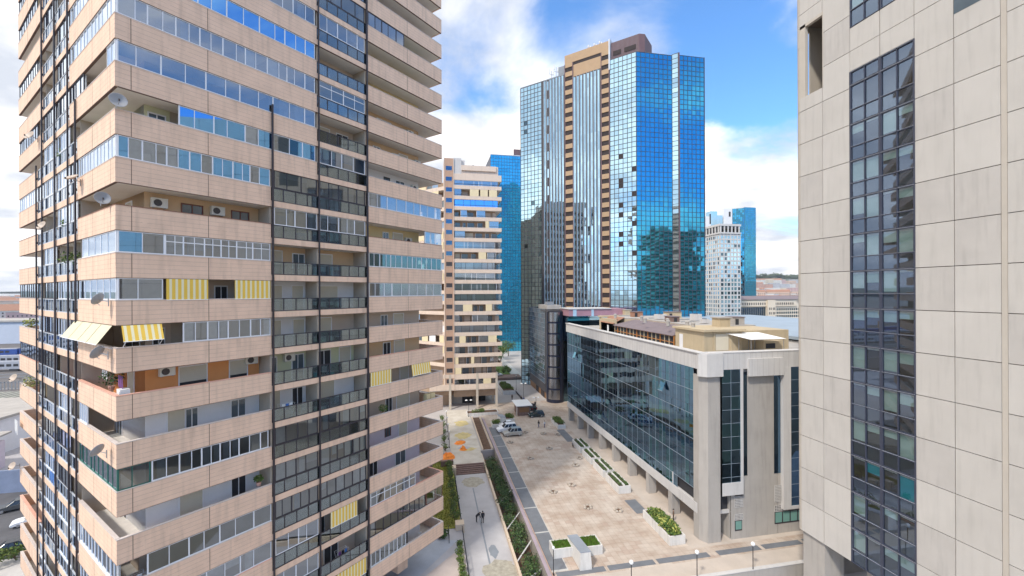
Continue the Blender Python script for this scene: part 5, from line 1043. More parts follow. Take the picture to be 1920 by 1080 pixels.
def house(x, y, z, w_, d_, h_, ci, label, rz=0, grp=None, roof='flat', nm_='town_house'):
    o = thing(nm_, label, 'house', (x, y, z), rz, grp); b = MB(); b.box(-w_ / 2, w_ / 2, -d_ / 2, d_ / 2, -6, h_, 'house_%d' % ci); b.build('wall', o)
    b = MB()
    if roof == 'flat': b.box(-w_ / 2 - .3, w_ / 2 + .3, -d_ / 2 - .3, d_ / 2 + .3, h_, h_ + .6, 'roof_grey')
    else: b.poly([(-w_ / 2 - .5, -d_ / 2 - .5, h_), (w_ / 2 + .5, -d_ / 2 - .5, h_), (w_ / 2 + .5, d_ / 2 + .5, h_), (-w_ / 2 - .5, d_ / 2 + .5, h_), (-w_ / 2, 0, h_ + w_ * .12), (w_ / 2, 0, h_ + w_ * .12)], [(0, 1, 5, 4), (2, 3, 4, 5), (0, 4, 3), (1, 2, 5)], 'roof_terr')
    b.build('roof', o); b = MB(); n = max(2, int(w_ / 3.2)); m_ = max(1, int(h_ / 3.2))
    for i in range(n):
        for j in range(m_): b.box(-w_ / 2 + (i + .3) * w_ / n, -w_ / 2 + (i + .65) * w_ / n, -d_ / 2 - .12, -d_ / 2 - .02, j * 3.2 + 1, j * 3.2 + 2.6, 'dark_in')
    for i in range(max(2, int(d_ / 3.2))):
        k = max(2, int(d_ / 3.2))
        for j in range(m_): b.box(w_ / 2 + .02, w_ / 2 + .12, -d_ / 2 + (i + .3) * d_ / k, -d_ / 2 + (i + .65) * d_ / k, j * 3.2 + 1, j * 3.2 + 2.6, 'dark_in')
    b.build('window_row', o); return o
thx, thy = math.sin(TH), math.cos(TH)
def az_xy(px, dist):   # a bearing and a distance
    c_ = (px - 960) / 795; x = thx + thy * c_; y = thy - thx * c_; return x * dist, y * dist
k = 0
for row, (dist, zb_, n, grp) in enumerate([(520, 0, 7, 'a'), (620, 4, 8, 'b'), (740, 9, 8, 'c'), (880, 15, 8, 'd'), (1150, 24, 7, 'e'), (1400, 44, 7, 'f'), (1650, 62, 7, 'g')]):
    for i in range(n):
        px = 1400 + (100 / n) * (i + .5) + rgh.uniform(-2, 2); x, y = az_xy(px, dist); ci = rgh.choice([0, 1, 2, 3, 4, 5, 2, 0]); w_ = rgh.uniform(20, 42) * (dist / 900) ** .5; h_ = rgh.uniform(9, 17)
        house(x, y, zb_, w_, 16, h_, ci, '%s house on the far slope, row %d upwards, %s from the left' % (colour[ci], row + 1, nm[i]), R(-35), 'houses on the far right slope', rgh.choice(['flat', 'flat', 'flat', 'hip']))
def tree(x, y, z, h, r, label, seed, mats=('leaf_a', 'leaf_b', 'leaf_c'), n=900, size=.35, grp=None):
    rg = random.Random(seed); o = thing('tree', label, 'tree', (x, y, z), 0, grp); b = MB(); b.bar((0, 0, 0), (.2, .1, h * .5), h * .03, 'bark', 7, h * .018)
    for i in range(6): a = i * 1.05; b.bar((.2 * .8, .08, h * .4), (math.cos(a) * r * .6, math.sin(a) * r * .6, h * rg.uniform(.6, .85)), h * .013, 'bark', 5, h * .005)
    b.build('trunk', o); b = MB()
    for j in range(11):
        a = rg.uniform(0, 6.28); q = rg.uniform(.1, .7) * r; leaf_cluster(b, (math.cos(a) * q, math.sin(a) * q, h * rg.uniform(.45, .85)), (r * .45, r * .45, h * .17), n // 11, size, mats, rg)
    b.build('crown', o); return o
for i in range(22):
    px = 1412 + i * 4.2; x, y = az_xy(px, 1750 + rgh.uniform(-60, 60)); tree(x, y, 76 + rgh.uniform(-4, 4), rgh.uniform(16, 30), rgh.uniform(14, 22), 'tree on the far hill crest, %s from the left' % (nm[i] if i < 15 else 'sixteenth seventeenth eighteenth nineteenth twentieth twenty-first twenty-second'.split()[i - 15]), 200 + i, n=240, size=3, mats=('leaf_b', 'leaf_g'), grp='trees on the far hill crest')
# gardens between the towers
slab_struct('garden_bed', 22, 33, 151.5, 157.5, 0, .9, 'brick_dk'); slab_struct('garden_lawn', 20, 30, 157.8, 178, 0, 1.0, 'grass'); slab_struct('garden_path', 31.2, 35, 157.6, 215, 0, .05, 'kerb_c')
for i, (x, y, h) in enumerate([(23, 172, 7), (27, 180, 8), (31, 186, 8), (26, 190, 9), (33, 196, 9), (29, 200, 10), (38, 205, 8), (22, 184, 8)]): tree(x, y, .5, h, h * .5, 'garden tree between the two balcony and mirror towers, %s from the near side' % nm[i], 300 + i, n=700, size=.28, grp='garden trees between the towers')
for i, (x, y) in enumerate([(22.8, 160), (25.2, 160.5), (27.8, 160.5), (30, 161), (30, 164), (29.8, 167)]): shrub(x, y, .9, 1.4, 1.6, 'clipped garden bush behind the brick bed, %s from the left' % nm[i], 330 + i, n=260, size=.2, mats=('leaf_a', 'leaf_c'), grp='garden bushes')

# ---- what the mirrored tower shows of the town behind the viewpoint
S_ = thing('apartment_tower', 'salmon balcony tower behind the viewpoint, seen only mirrored in the blue glass side', 'apartment building', (160, -45, 0))
b = MB(); b.box(1.5, 30, -26, -1.5, 0, 76, 'e_wall'); b.build('inner_wall', S_)
for j in range(25): b = MB(); b.box(0, 31.5, -28, 0, j * 3 + 2.6, j * 3 + 3.8, 'e_band'); b.build('balcony_parapet', S_)
b = MB(); b.box(5, 16, -20, -6, 76, 80, 'e_band'); b.build('roof_housing', S_)
hill('hill', -1500, 3500, -900, -2400, 150, 9)
# ================================================================ left distance: rail yard and street
def xyL(px, dist): return az_xy(px, dist)
def train(y, x0, x1, m, label):
    o = thing('train', label, 'train', (x0, y, 0)); L = x1 - x0; n = max(1, int(L / 25))
    for i in range(n):
        a = i * L / n; e = (i + 1) * L / n - 1
        b = MB(); b.prism([(a, 0), (e, 0), (e, 2.9), (a, 2.9)], .9, 3.7, m); b.box(a + .5, e - .5, .3, 2.6, 3.7, 4.1, 'train_grey'); w_ = b.build('wagon', o)
        b = MB()
        for j in range(9): b.box(a + 1.5 + j * 2.4, a + 3.2 + j * 2.4, -.05, -.01, 2.0, 3.0, 'dark_in')
        b.build('window', w_); b = MB(); b.box(a + 2, a + 5, .3, 2.6, .1, .9, 'ac_dark'); b.box(e - 5, e - 2, .3, 2.6, .1, .9, 'ac_dark'); b.build('bogie', w_)
train(262, -420, -180, 'train_blue', 'blue train standing in the rail yard, farthest of the trains'); train(232, -380, -150, 'train_grey', 'grey train in the middle of the rail yard'); train(212, -340, -140, 'train_grey', 'grey train nearest the fence of the rail yard')
for i, y in enumerate((196, 203, 219, 225, 240, 247, 255, 272, 282)):
    b = MB(); b.box(-500, -100, y, y + .12, -.02, .16, 'metal_grey'); b.box(-500, -100, y + 1.4, y + 1.52, -.02, .16, 'metal_grey'); b.build('rail_track')['kind'] = 'structure'
o = thing('warehouse', 'long pale blue warehouse behind the rail yard', 'warehouse', (-420, 330, 0)); b = MB(); b.box(0, 260, 0, 30, 0, 14, 'metal_roof'); b.build('wall', o); b = MB(); b.box(-1, 261, -1, 31, 14, 15, 'roof_grey'); b.build('roof', o); b = MB(); b.box(30, 36, -.2, 0, 0, 6, 'dark_in'); b.box(100, 106, -.2, 0, 0, 6, 'dark_in'); b.build('door', o)
for row, (dist, n) in enumerate([(470, 5), (620, 6), (800, 6), (1100, 7), (1500, 7), (2000, 7)]):
    for i in range(n):
        px = -14 + (70 / n) * (i + .5); x, y = az_xy(px, dist); ci = rgh.choice([0, 1, 2, 3, 4, 5]); 
        house(x, y, 0, rgh.uniform(26, 60), 24, rgh.uniform(10, 18) + row * 1.2, ci, '%s town block, row %d behind the rail yard, %s from the left' % (colour[ci], row + 1, nm[i]), R(40), 'blocks of the far left town', rgh.choice(['flat', 'flat', 'flat', 'hip']), 'town_block')
# fence and white building by the street
o = thing('metal_fence', 'grey vertical bar fence between rail yard and sheds', 'fence', (-230, 172, -.3)); b = MB()
for i in range(130): b.box(i, i + .25, 0, .08, 0, 3, 'mull_grey')
b.box(0, 130, 0, .1, 2.6, 2.75, 'mull_grey'); b.build('bars', o); b = MB(); b.box(0, 130, .1, .4, 0, .6, 'conc_grey'); b.build('base', o)
o = thing('shed_building', 'white building with blue windows and a flat pale roof beside the street', 'building', (-111, 100, -.3)); b = MB(); b.box(0, 26, 0, 22, 0, 7, 'w_white'); b.build('wall', o); b = MB(); b.box(-.5, 26.5, -.5, 22.5, 7, 7.5, 'roof_grey'); b.build('roof', o)
for x in (3, 9, 15, 21): b = MB(); b.box(x, x + 3, -.06, -.005, 4, 5.8, 'mir_e'); q = b.build('window', o); f = MB(); f.box(x - .1, x, -.1, -.005, 3.9, 5.9, 'frame_white'); f.box(x + 3, x + 3.1, -.1, -.005, 3.9, 5.9, 'frame_white'); f.build('frame', q)
b = MB(); b.box(8, 9.6, 6, 7.6, 7.5, 9.5, 'brick_dk'); b.build('chimney', o)
o = thing('shed_building', 'mauve walled shed with a sloping edge in front of the white building', 'building', (-96, 84, -.3)); b = MB(); b.box(0, 18, 0, 12, 0, 5, 'w_lilac'); b.build('wall', o); b = MB(); b.poly([(-.6, -.6, 5), (18.6, -.6, 5), (18.6, 12.6, 6.2), (-.6, 12.6, 6.2), (-.6, -.6, 5.3), (18.6, -.6, 5.3), (18.6, 12.6, 6.5), (-.6, 12.6, 6.5)], [(0, 3, 2, 1), (4, 5, 6, 7), (0, 1, 5, 4), (1, 2, 6, 5)], 'roof_grey'); b.build('roof', o); b = MB(); b.box(10, 14, -.05, -.005, 2.6, 3.8, 'dark_in'); b.build('window', o)
o = thing('greenhouse_shed', 'long low shed with ribbed grey green roof near the rail fence', 'shed', (-150, 128, -.3)); b = MB(); b.box(0, 50, 0, 18, 0, 4, 'w_cream'); b.build('wall', o); b = MB(); b.box(-.5, 50.5, -.5, 18.5, 4, 4.4, 'leaf_g2'); 
for i in range(25): b.box(i * 2, i * 2 + .3, -.5, 18.5, 4.4, 4.6, 'roof_grey')
b.build('roof', o)
wallthing('street_wall', 'blue grey wall panel above the parked cars', -90, -57, 83, 83.4, -.2, 3.4, 'slate_b') if mat('slate_b', (.20, .24, .34), .8, .1) else 0
for i in range(3): shrub(-50.5 + i * 1.6, 60.5 + i * 1.0, -.1, 1.4, 1.8, 'street side hedge bush below the parked cars, %s from the left' % nm[i], 400 + i, ('leaf_c', 'leaf_a'), 400, .13, 'street hedge')
b = MB(); b.box(-49.5, -49.3, 59.5, 59.7, -.2, 6, 'rust'); b.box(-49.5, -49.3, 59.3, 59.9, 5.6, 5.75, 'rust'); tag(b.build('wooden_pole'), 'brown pole at the bottom left corner beside the hedge', 'pole')
# ================================================================ vehicles
def car(label, paint, loc, rz, L=4.3, W=1.75, H=1.5, kind='wagon', grp=None):
    o = thing('parked_car', label, 'car', loc, rz, grp); hl = L / 2; hw = W / 2
    # body sides follow a profile; the glasshouse is narrower at the top
    low = .32; belt = H * .62
    prof = [(-hl, .45), (-hl + .05, belt * .9), (-hl + .3, belt), (hl * .35, belt), (hl * .82, belt * .86), (hl - .03, belt * .70), (hl, .42), (hl - .12, low), (-hl + .12, low)]
    n = len(prof); b = MB(); P = []
    for (y, s) in ((-hw, 1), (-hw + .1, 1), (hw - .1, 1), (hw, 1)):
        for (x, z) in prof:
            e = abs(y) > hw - .05; P.append((x * (.965 if e else 1), y, z * (.95 if (e and z > belt * .6) else 1) + (.02 if e and z < .4 else 0)))
    F = [tuple(range(n))[::-1], tuple(range(3 * n, 4 * n))] + [(r_ * n + i, r_ * n + (i + 1) % n, (r_ + 1) * n + (i + 1) % n, (r_ + 1) * n + i) for r_ in range(3) for i in range(n)]
    b.poly([(p[0], p[1], p[2]) for p in P], [f[::-1] for f in F], paint); b.build('body', o)
    if kind == 'wagon': base = (-hl + .12, hl * .42); top = (-hl + .42, hl * .12)
    else: base = (-hl + .5, hl * .42); top = (-hl * .42, hl * .08)
    tw = hw - .28; bw = hw - .07
    Pg = [(base[0], -bw, belt - .02), (base[1], -bw, belt - .02), (base[1], bw, belt - .02), (base[0], bw, belt - .02), (top[0], -tw, H - .05), (top[1], -tw, H - .05), (top[1], tw, H - .05), (top[0], tw, H - .05)]
    g = MB(); g.poly(Pg, [(0, 1, 5, 4), (1, 2, 6, 5), (2, 3, 7, 6), (3, 0, 4, 7)], 'car_glass'); g.build('windows', o)
    r_ = MB(); r_.prism([(top[0] - .06, -tw - .03), (top[1] + .06, -tw - .03), (top[1] + .06, tw + .03), (top[0] - .06, tw + .03)], H - .055, H, paint)
    for sy in (-1, 1):
        for f in (0, .36, .68, 1):
            xb = base[0] + (base[1] - base[0]) * f; xt = top[0] + (top[1] - top[0]) * f; r_.bar((xb, sy * (bw + .005), belt - .03), (xt, sy * (tw + .005), H - .04), .045, paint, 5)
    r_.build('roof', o)
    for sx in (-1, 1):
        for sy in (-1, 1):
            x = sx * hl * .62; wv = MB(Matrix.Translation((x, sy * (hw - .11), .33)) @ Matrix.Rotation(R(90), 4, 'X')); wv.lathe((0, 0, -.11), [(.2, 0), (.32, .01), (.33, .04), (.33, .18), (.32, .21), (.2, .22)], 'rubber', 16); q = wv.build('wheel', o)
            rr = MB(Matrix.Translation((x, sy * (hw - .11), .33)) @ Matrix.Rotation(R(90), 4, 'X')); rr.lathe((0, 0, -.115), [(.05, 0), (.2, .0), (.2, .23), (.05, .232)], 'rim', 12); rr.build('rim', q)
    for sy in (-1, 1):
        h = MB(); h.box(hl * .9, hl * .97, sy * (hw - .35) - .16, sy * (hw - .35) + .16, belt * .62, belt * .78, 'lamp_clear'); h.build('headlight', o)
        h = MB(); h.box(-hl - .01, -hl + .08, sy * (hw - .2) - .1, sy * (hw - .2) + .1, belt * .6, belt * .88, 'lamp_red'); h.build('tail_light', o)
    h = MB(); h.box(hl - .06, hl + .04, -hw * .85, hw * .85, .36, .52, 'rubber'); h.box(-hl - .04, -hl + .1, -hw * .85, hw * .85, .36, .52, 'rubber'); h.build('bumper', o)
    return o
G4 = 'cars parked on the plaza'
car('silver station wagon parked nearest on the plaza', 'car_silver', (18.1, 92.9, 0.01), R(184), 4.3, 1.8, 1.75, 'wagon', G4)
car('white van like car parked behind the silver wagon', 'car_white', (17.3, 95.7, 0.01), R(186), 4.6, 1.85, 1.9, 'wagon', G4)
car('white car farthest in the row of three pale cars', 'car_white', (17.9, 98.8, 0.01), R(182), 4.2, 1.75, 1.55, 'saloon', G4)
car('dark green car parked alone beside the kiosk', 'car_green', (26.8, 105.6, 0.01), R(177), 4.1, 1.7, 1.5, 'wagon', G4)
car('dark car half hidden behind the kiosk', 'car_black', (27.2, 112.6, 0.01), R(100), 4.2, 1.7, 1.5, 'saloon', G4)
G5 = 'cars parked in the street on the left'
car('black car parked in the far left street, above the white one', 'car_grey', (-60.6, 76.6, -.2), R(208), 4.8, 1.85, 1.5, 'wagon', G5)
car('white car parked in the far left street', 'car_white', (-54.8, 71.6, -.2), R(208), 4.4, 1.8, 1.4, 'saloon', G5)
car('black car at the left picture edge beyond the brown pole', 'car_black', (-51.6, 63.9, -.2), R(208), 4.3, 1.8, 1.4, 'saloon', G5)
car('pale car beyond the garden bed between the towers', 'car_white', (24.4, 155.4, .9), R(10), 4.2, 1.75, 1.5, 'saloon')
# ================================================================ kiosk, planters, lamps, stones
o = thing('kiosk', 'small brown kiosk with a flat white roof beside the dark green car', 'kiosk', (23.9, 109.5, 0)); b = MB(); b.box(-1.5, 1.7, -2.4, 2.6, 0, 2.3, 'brick_dk'); b.build('wall', o); b = MB(); b.box(-2.1, 2.2, -2.9, 3.4, 2.55, 2.72, 'awn_white'); b.box(-1.7, 1.8, -2.5, 2.8, 2.3, 2.55, 'mull_dark'); b.build('roof', o); b = MB(); b.box(-1.2, 1.4, -2.45, -2.405, .9, 2.1, 'door_brown'); b.build('shutter', o); b = MB(); b.box(-2.0, -1.85, -2.7, -2.55, 0, 2.55, 'conc_white'); b.build('post', o)
def planter(label, x0, x1, y0, y1, h, seed, plants='grass', thick=.18, name='planter', rows=1):
    o = thing(name, label, 'planter', ((x0 + x1) / 2, (y0 + y1) / 2, .012)); a, c = (x1 - x0) / 2, (y1 - y0) / 2
    b = MB(); b.box(-a, -a + thick, -c, c, 0, h, 'plant_box'); b.box(a - thick, a, -c, c, 0, h, 'plant_box'); b.box(-a + thick, a - thick, -c, -c + thick, 0, h, 'plant_box'); b.box(-a + thick, a - thick, c - thick, c, 0, h, 'plant_box')
    if rows == 2: b.box(-.12, .12, -c + thick, c - thick, 0, h + .12, 'plant_box')
    b.build('trough', o); b = MB(); b.box(-a + thick, a - thick, -c + thick, c - thick, 0, h - .1, 'soil'); b.build('soil', o)
    rg = random.Random(seed); b = MB()
    if plants == 'grass':
        for _ in range(int(a * c * 4 * 260)):
            x = rg.uniform(-a + thick, a - thick); y = rg.uniform(-c + thick, c - thick); an = rg.uniform(0, 6.28); s = rg.uniform(.1, .32)
            b.poly([(x - .04 * math.cos(an), y - .04 * math.sin(an), h - .1), (x + .04 * math.cos(an), y + .04 * math.sin(an), h - .1), (x + rg.uniform(-.1, .1), y + rg.uniform(-.1, .1), h - .1 + s)], [(0, 1, 2)], rg.choice(('grass_b', 'leaf_c', 'grass_b')))
    elif plants == 'bush':
        for _ in range(int(c * 6)): leaf_cluster(b, (rg.uniform(-a * .6, a * .6), rg.uniform(-c + .5, c - .5), h + .3), (.7, .7, .5), 90, .13, ('leaf_a', 'leaf_c'), rg)
    elif plants == 'spiky':
        for _ in range(int(c * 9)): leaf_cluster(b, (rg.uniform(-a * .6, a * .6), rg.uniform(-c + .5, c - .5), h + .25), (.6, .6, .5), 80, .2, ('leaf_a', 'leaf_c', 'leaf_y') if rg.random() < .6 else ('leaf_a', 'leaf_c'), rg)
    else:
        for _ in range(int(c * 10)): leaf_cluster(b, (rg.choice((-a * .5, a * .5)), rg.uniform(-c + .3, c - .3), h + .08), (.3, .5, .22), 60, .1, ('leaf_g', 'leaf_a'), rg)
    b.build('plants', o); return o
planter('white planter with bright green grass left of the stepped grey block', 14.5, 16.95, 48.9, 50.9, 1.1, 1)
planter('white planter with bright green grass right of the stepped grey block', 18.2, 20.6, 48.6, 51.0, 1.1, 2)
o = thing('vent_block', 'pale wedge topped block with grey cap between two grass planters', 'vent block', (17.55, 48.6, .012)); b = MB(); b.poly([(-.72, -2.4, 0), (.72, -2.4, 0), (.72, 2.4, 0), (-.72, 2.4, 0), (-.62, -2.3, 2.0), (.62, -2.3, 2.0), (.62, 2.4, 1.3), (-.62, 2.4, 1.3)], [(0, 3, 2, 1), (0, 1, 5, 4), (1, 2, 6, 5), (2, 3, 7, 6), (3, 0, 4, 7)], 'plant_box'); b.build('casing', o); b = MB(); b.poly([(-.66, -2.34, 2.0), (.66, -2.34, 2.0), (.66, 2.44, 1.3), (-.66, 2.44, 1.3), (-.66, -2.34, 2.07), (.66, -2.34, 2.07), (.66, 2.44, 1.37), (-.66, 2.44, 1.37)], [(0, 3, 2, 1), (4, 5, 6, 7), (0, 1, 5, 4), (1, 2, 6, 5), (2, 3, 7, 6), (3, 0, 4, 7)], 'slate_l'); b.build('cap', o)
planter('white planter with yellow green spiky plants beside the arcade', 29.5, 31.7, 48.5, 55.3, 1.15, 3, 'spiky')
for i, (y0, y1) in enumerate(((62.5, 67.6), (68.6, 73.2), (74.2, 78.8), (79.8, 84.6))): planter('long white double trough with clipped green rows, %s from the bottom of the photo' % nm[i], 29.2, 31.3, y0, y1, 1.2, 10 + i, 'rows', .14, rows=2)['group'] = 'double troughs along the arcade'
planter('white planter with dense green bushes near the far pillars', 29.3, 31.2, 95.0, 100.8, .9, 20, 'bush')
planter('low planter with sparse bushes behind the pale cars, left of the sloping block', 14.4, 16.4, 98.6, 101.0, .9, 21, 'bush'); planter('low planter with sparse bushes right of the sloping block, near the kiosk', 18.2, 20.4, 102.2, 105.2, .9, 22, 'bush')
dup(o, (17.2, 102.4, .012), 0, label='narrow sloping grey block behind the three pale cars')
planter('brick sided bed with dark bushes near the second tower pillars', 22.4, 26.4, 130.2, 141.5, 1.2, 30, 'bush'); planter('low bed with small bushes at the end of the pale paving', 9.4, 17.6, 109.4, 112.2, .7, 31, 'bush')
def rocks(x, y, label, seed):
    rg = random.Random(seed); o = thing('stone_cluster', label, 'stones', (x, y, 0), rg.uniform(0, 6), 'stone clusters on the plaza')
    for i in range(6):
        a = i * 1.047; b = MB(); r = rg.uniform(.22, .3); c_ = (math.cos(a) * .5, math.sin(a) * .5, 0); b.lathe(c_, [(r * .8, 0), (r, r * .45), (r * .8, r * .95), (r * .35, r * 1.2)], 'stone', 7); b.build('stone', o)
    b = MB(); b.lathe((0, 0, 0), [(.2, 0), (.22, .2), (.15, .24)], 'rust', 9); b.build('drain_cap', o)
ri = [(16.7, 88.6, 'just below the silver wagon'), (21.2, 94.1, 'right behind the silver wagon'), (18.9, 79.3, 'third up along the slate strip'), (23.9, 83.5, 'smallest, alone in the middle far part'), (28.0, 91.2, 'beside the far bush planter'), (26.3, 74.4, 'beside the middle of the double troughs'), (23.0, 67.0, 'upper one of the middle pair'), (19.3, 65.3, 'lower one of the middle pair'), (22.9, 59.5, 'left one of the nearest pair'), (27.0, 57.8, 'right one of the nearest pair'), (28.2, 77.5, 'close against the double troughs'), (25.1, 92.4, 'in front of the two walking people')]
for i, (x, y, s) in enumerate(ri): rocks(x, y, 'ring of rough stones on the plaza, ' + s, i)
def lamp(x, y, z, h, label, heads=1, r=.24, m='steel_blk'):
    o = thing('street_lamp', label, 'street lamp', (x, y, z), 0, 'lamp posts'); b = MB(); b.lathe((0, 0, 0), [(.11, 0), (.1, .3), (.05, .35), (.045, h)], m, 10); b.build('post', o)
    if heads == 1: b = MB(); b.lathe((0, 0, h), [(.06, 0), (r * .7, r * .3), (r, r), (r * .7, r * 1.7), (.03, r * 2)], 'globe', 14); b.build('globe', o, smooth=True)
    else:
        b = MB(); b.bar((-.6, 0, h), (.6, 0, h), .04, m); b.build('cross_arm', o)
        for s in (-.6, .6): b = MB(); b.lathe((s, 0, h), [(.3, .0), (.34, .06), (.2, .2), (.03, .25)], 'globe', 12); b.build('lamp_head', o)
lamp(20.84, 41.6, -1.6, 4.75, 'globe lamp on a dark post, leftmost of three at the bottom of the photo'); lamp(28.71, 41.8, -1.6, 4.75, 'globe lamp on a dark post, middle of three at the bottom of the photo'); lamp(35.83, 41.9, -1.6, 4.75, 'globe lamp on a dark post in front of the corner pillar, rightmost of three')
lamp(13.6, 46.0, 0, 3.0, 'thin lamp with white head beside the mauve parapet near the grass planters', r=.18); 
lamp(9.8, 109, 0, 4.2, 'double headed lamp at the end of the pale paving', 2); lamp(28.0, 110.5, 0, 3.6, 'double headed lamp behind the dark green car', 2); lamp(26.9, 121, 0, 5.2, 'tall double headed lamp beyond the kiosk', 2); lamp(27.8, 136, 0, 4.5, 'slim lamp on the far plaza near the brick bed', r=.15)
for i, y in enumerate((88, 93, 98, 103)): lamp(3.9, y, 0, 3.2, 'small white globe lamp left of the pale paving, %s from near side' % nm[i], r=.2)
for i in range(5): shrub(3.0, 86.5 + i * 5, 0, .9, 1.4, 'bush at the left edge of the pale paving, %s from the near side' % nm[i], 500 + i, ('leaf_c', 'leaf_a'), 250, .12, 'bushes left of the pale paving')
def bollard_wall(): pass
wallthing('low_bench_wall', 'diagonal dark kerb rail on the far plaza', 26.9, 27.1, 121, 134, 0, .5, 'mull_dark', 'railing')
# ================================================================ people
def person(label, x, y, z, rz, pose='stand', top='cl_black', legs='cl_black', h=1.75, z0=0):
    s = h / 1.75
    J = {'pel': (0, 0, .95), 'sp': (0, 0, 1.2), 'ch': (0, 0, 1.4), 'nk': (0, 0, 1.5), 'hd': (0.02, 0, 1.62), 'tp': (.01, 0, 1.72)}
    st = .22 if pose == 'walk' else .03
    for sd_, sg in (('l', 1), ('r', -1)):
        f = st * sg
        J['hip' + sd_] = (0, .1 * sg, .9); J['kn' + sd_] = (f * .6 + .03, .11 * sg, .5); J['an' + sd_] = (f - .02, .11 * sg, .09); J['to' + sd_] = (f + .15, .12 * sg, .04)
        J['sh' + sd_] = (0, .19 * sg, 1.42); J['el' + sd_] = (-f * .5 - .03, .25 * sg, 1.13); J['wr' + sd_] = (-f * .5 + .08, .26 * sg, .88); J['ha' + sd_] = (-f * .5 + .1, .25 * sg, .79)
    if pose == 'bend':
        for k_ in ('sp', 'ch', 'nk', 'hd', 'tp', 'shl', 'shr', 'ell', 'elr', 'wrl', 'wrr', 'hal', 'har'):
            px_, py_, pz_ = J[k_]; a = R(65); dz = pz_ - .95; J[k_] = (px_ * math.cos(a) + dz * math.sin(a), py_, .95 + dz * math.cos(a) - px_ * math.sin(a))
        for k_ in ('ell', 'elr'): J[k_] = (J['shl'][0] + .05, J[k_][1], .85)
        for k_ in ('wrl', 'wrr'): J[k_] = (J['shl'][0] + .12, J[k_][1], .6)
        for k_ in ('hal', 'har'): J[k_] = (J['shl'][0] + .15, J[k_][1], .5)
    rad = {'pel': .15, 'sp': .14, 'ch': .16, 'nk': .06, 'hd': .1, 'tp': .075, 'hip': .1, 'kn': .065, 'an': .045, 'to': .04, 'sh': .075, 'el': .048, 'wr': .033, 'ha': .035}
    ks = list(J); E_d = [('pel', 'sp'), ('sp', 'ch'), ('ch', 'nk'), ('nk', 'hd'), ('hd', 'tp')]
    for q in 'lr': E_d += [('pel', 'hip' + q), ('hip' + q, 'kn' + q), ('kn' + q, 'an' + q), ('an' + q, 'to' + q), ('ch', 'sh' + q), ('sh' + q, 'el' + q), ('el' + q, 'wr' + q), ('wr' + q, 'ha' + q)]
    me = bpy.data.meshes.new('person'); me.from_pydata([tuple(c * s for c in J[k_]) for k_ in ks], [(ks.index(a), ks.index(b_)) for a, b_ in E_d], [])
    o = bpy.data.objects.new('person', me); sc.collection.objects.link(o); md = o.modifiers.new('s', 'SKIN'); o.modifiers.new('u', 'SUBSURF').levels = 1
    for i, k_ in enumerate(ks):
        r_ = rad.get(k_, rad.get(k_[:-1], .05)) * s; me.skin_vertices[0].data[i].radius = (r_, r_); me.skin_vertices[0].data[i].use_root = (k_ == 'pel')
    dg = bpy.context.evaluated_depsgraph_get(); m2 = bpy.data.meshes.new_from_object(o.evaluated_get(dg)); o.modifiers.clear(); o.data = m2; m2.name = 'person'
    for n_ in (top, legs, 'skin', 'rubber'): m2.materials.append(MT[n_])
    hd = Vector(J['hd']) * s; hands = [Vector(J['hal']) * s, Vector(J['har']) * s]
    for p in m2.polygons:
        c_ = p.center; i = 0
        if (c_ - hd).length < .17 * s: i = 2
        elif any((c_ - q).length < .09 * s for q in hands): i = 2
        elif c_.z < .1 * s: i = 3
        elif c_.z < .93 * s and abs(c_.y) < .2 * s: i = 1
        p.material_index = i; p.use_smooth = True
    hb = MB(); hb.lathe((hd.x - .02 * s, hd.y, hd.z + .0), [(.105 * s, 0), (.115 * s, .05 * s), (.085 * s, .11 * s), (.02 * s, .135 * s)], 'hair', 10); hb.build('hair', o, smooth=True)
    o.location = (x, y, z); o.rotation_euler = (0, 0, rz); tag(o, label, 'person'); return o
person('person in black standing upright on the walkway by the drain line', 7.35, 60.2, -1, R(100), 'stand', h=1.8)
person('person in black bending down on the walkway beside the standing one', 6.5, 60.7, -1, R(20), 'bend', h=1.7)
person('dark clothed person walking on the plaza, left of two', 25.2, 97.0, 0, R(200), 'walk', 'cl_black', 'cl_blue'); person('person in a white top walking on the plaza, right of two', 26.5, 96.6, 0, R(210), 'walk', 'cl_white', 'cl_blue', 1.68)
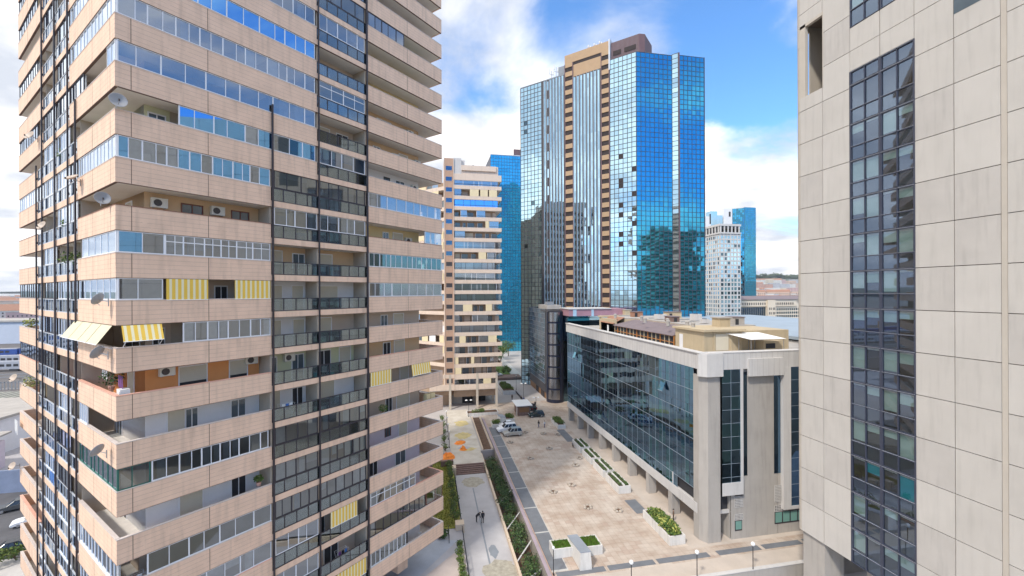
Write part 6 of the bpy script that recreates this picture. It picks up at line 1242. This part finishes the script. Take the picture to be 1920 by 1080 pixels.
person('person in brown standing behind the spiky planter by the arcade', 33.2, 53.6, .012, R(150), 'stand', 'cl_brown', 'cl_black'); person('person standing beside the dark car behind the kiosk', 28.6, 114, 0, R(90), 'stand')
person('dark figure standing on the far plaza between the tower pillars and the tall lamp', 23.9, 123, 0, R(70), 'stand'); person('dark figure walking beyond the kiosk, next to the tall lamp', 26.2, 121, 0, R(60), 'walk'); person('second dark figure walking close beside the first beyond the kiosk', 26.7, 119.8, 0, R(60), 'walk', 'cl_blue')
# a motorbike by the troughs
o = thing('bicycle', 'bicycle leaning against the farthest double trough', 'bicycle', (28.9, 83.5, 0), R(80)); 
for x in (-.5, .5): b = MB(Matrix.Translation((x, 0, .33)) @ Matrix.Rotation(R(90), 4, 'X')); b.lathe((0, 0, -.02), [(.28, 0), (.33, .01), (.33, .03), (.28, .04)], 'rubber', 16); b.build('wheel', o)
b = MB()
for a, c_ in (((-.5, 0, .33), (-.1, 0, .35)), ((-.1, 0, .35), (.35, 0, .75)), ((-.2, 0, .8), (.35, 0, .75)), ((-.2, 0, .8), (-.1, 0, .35)), ((.5, 0, .33), (.33, 0, .9)), ((-.5, 0, .33), (-.2, 0, .8))): b.bar(a, c_, .02, 'metal_grey')
b.build('frame', o); b = MB(); b.box(-.3, -.1, -.06, .06, .82, .87, 'rubber'); b.build('saddle', o); b = MB(); b.bar((.33, -.25, .95), (.33, .25, .95), .015, 'rubber'); b.build('handlebar', o)
# group the bushes: nothing else
bpy.context.view_layer.update()

# ================================================================ haze over the distant town
hm = bpy.data.materials.new('haze'); hm.use_nodes = True; ht = hm.node_tree; ht.nodes.clear(); ho = ht.nodes.new('ShaderNodeOutputMaterial'); hv = ht.nodes.new('ShaderNodeVolumePrincipled')
hv.inputs['Color'].default_value = (.80, .88, 1, 1); hv.inputs['Density'].default_value = .00011; hv.inputs['Anisotropy'].default_value = .2; ht.links.new(hv.outputs[0], ho.inputs['Volume']); MT['haze'] = hm
b = MB(); b.box(-6100, 6100, -3100, 7100, -3.6, 200, 'haze'); b.build('haze')['kind'] = 'stuff'
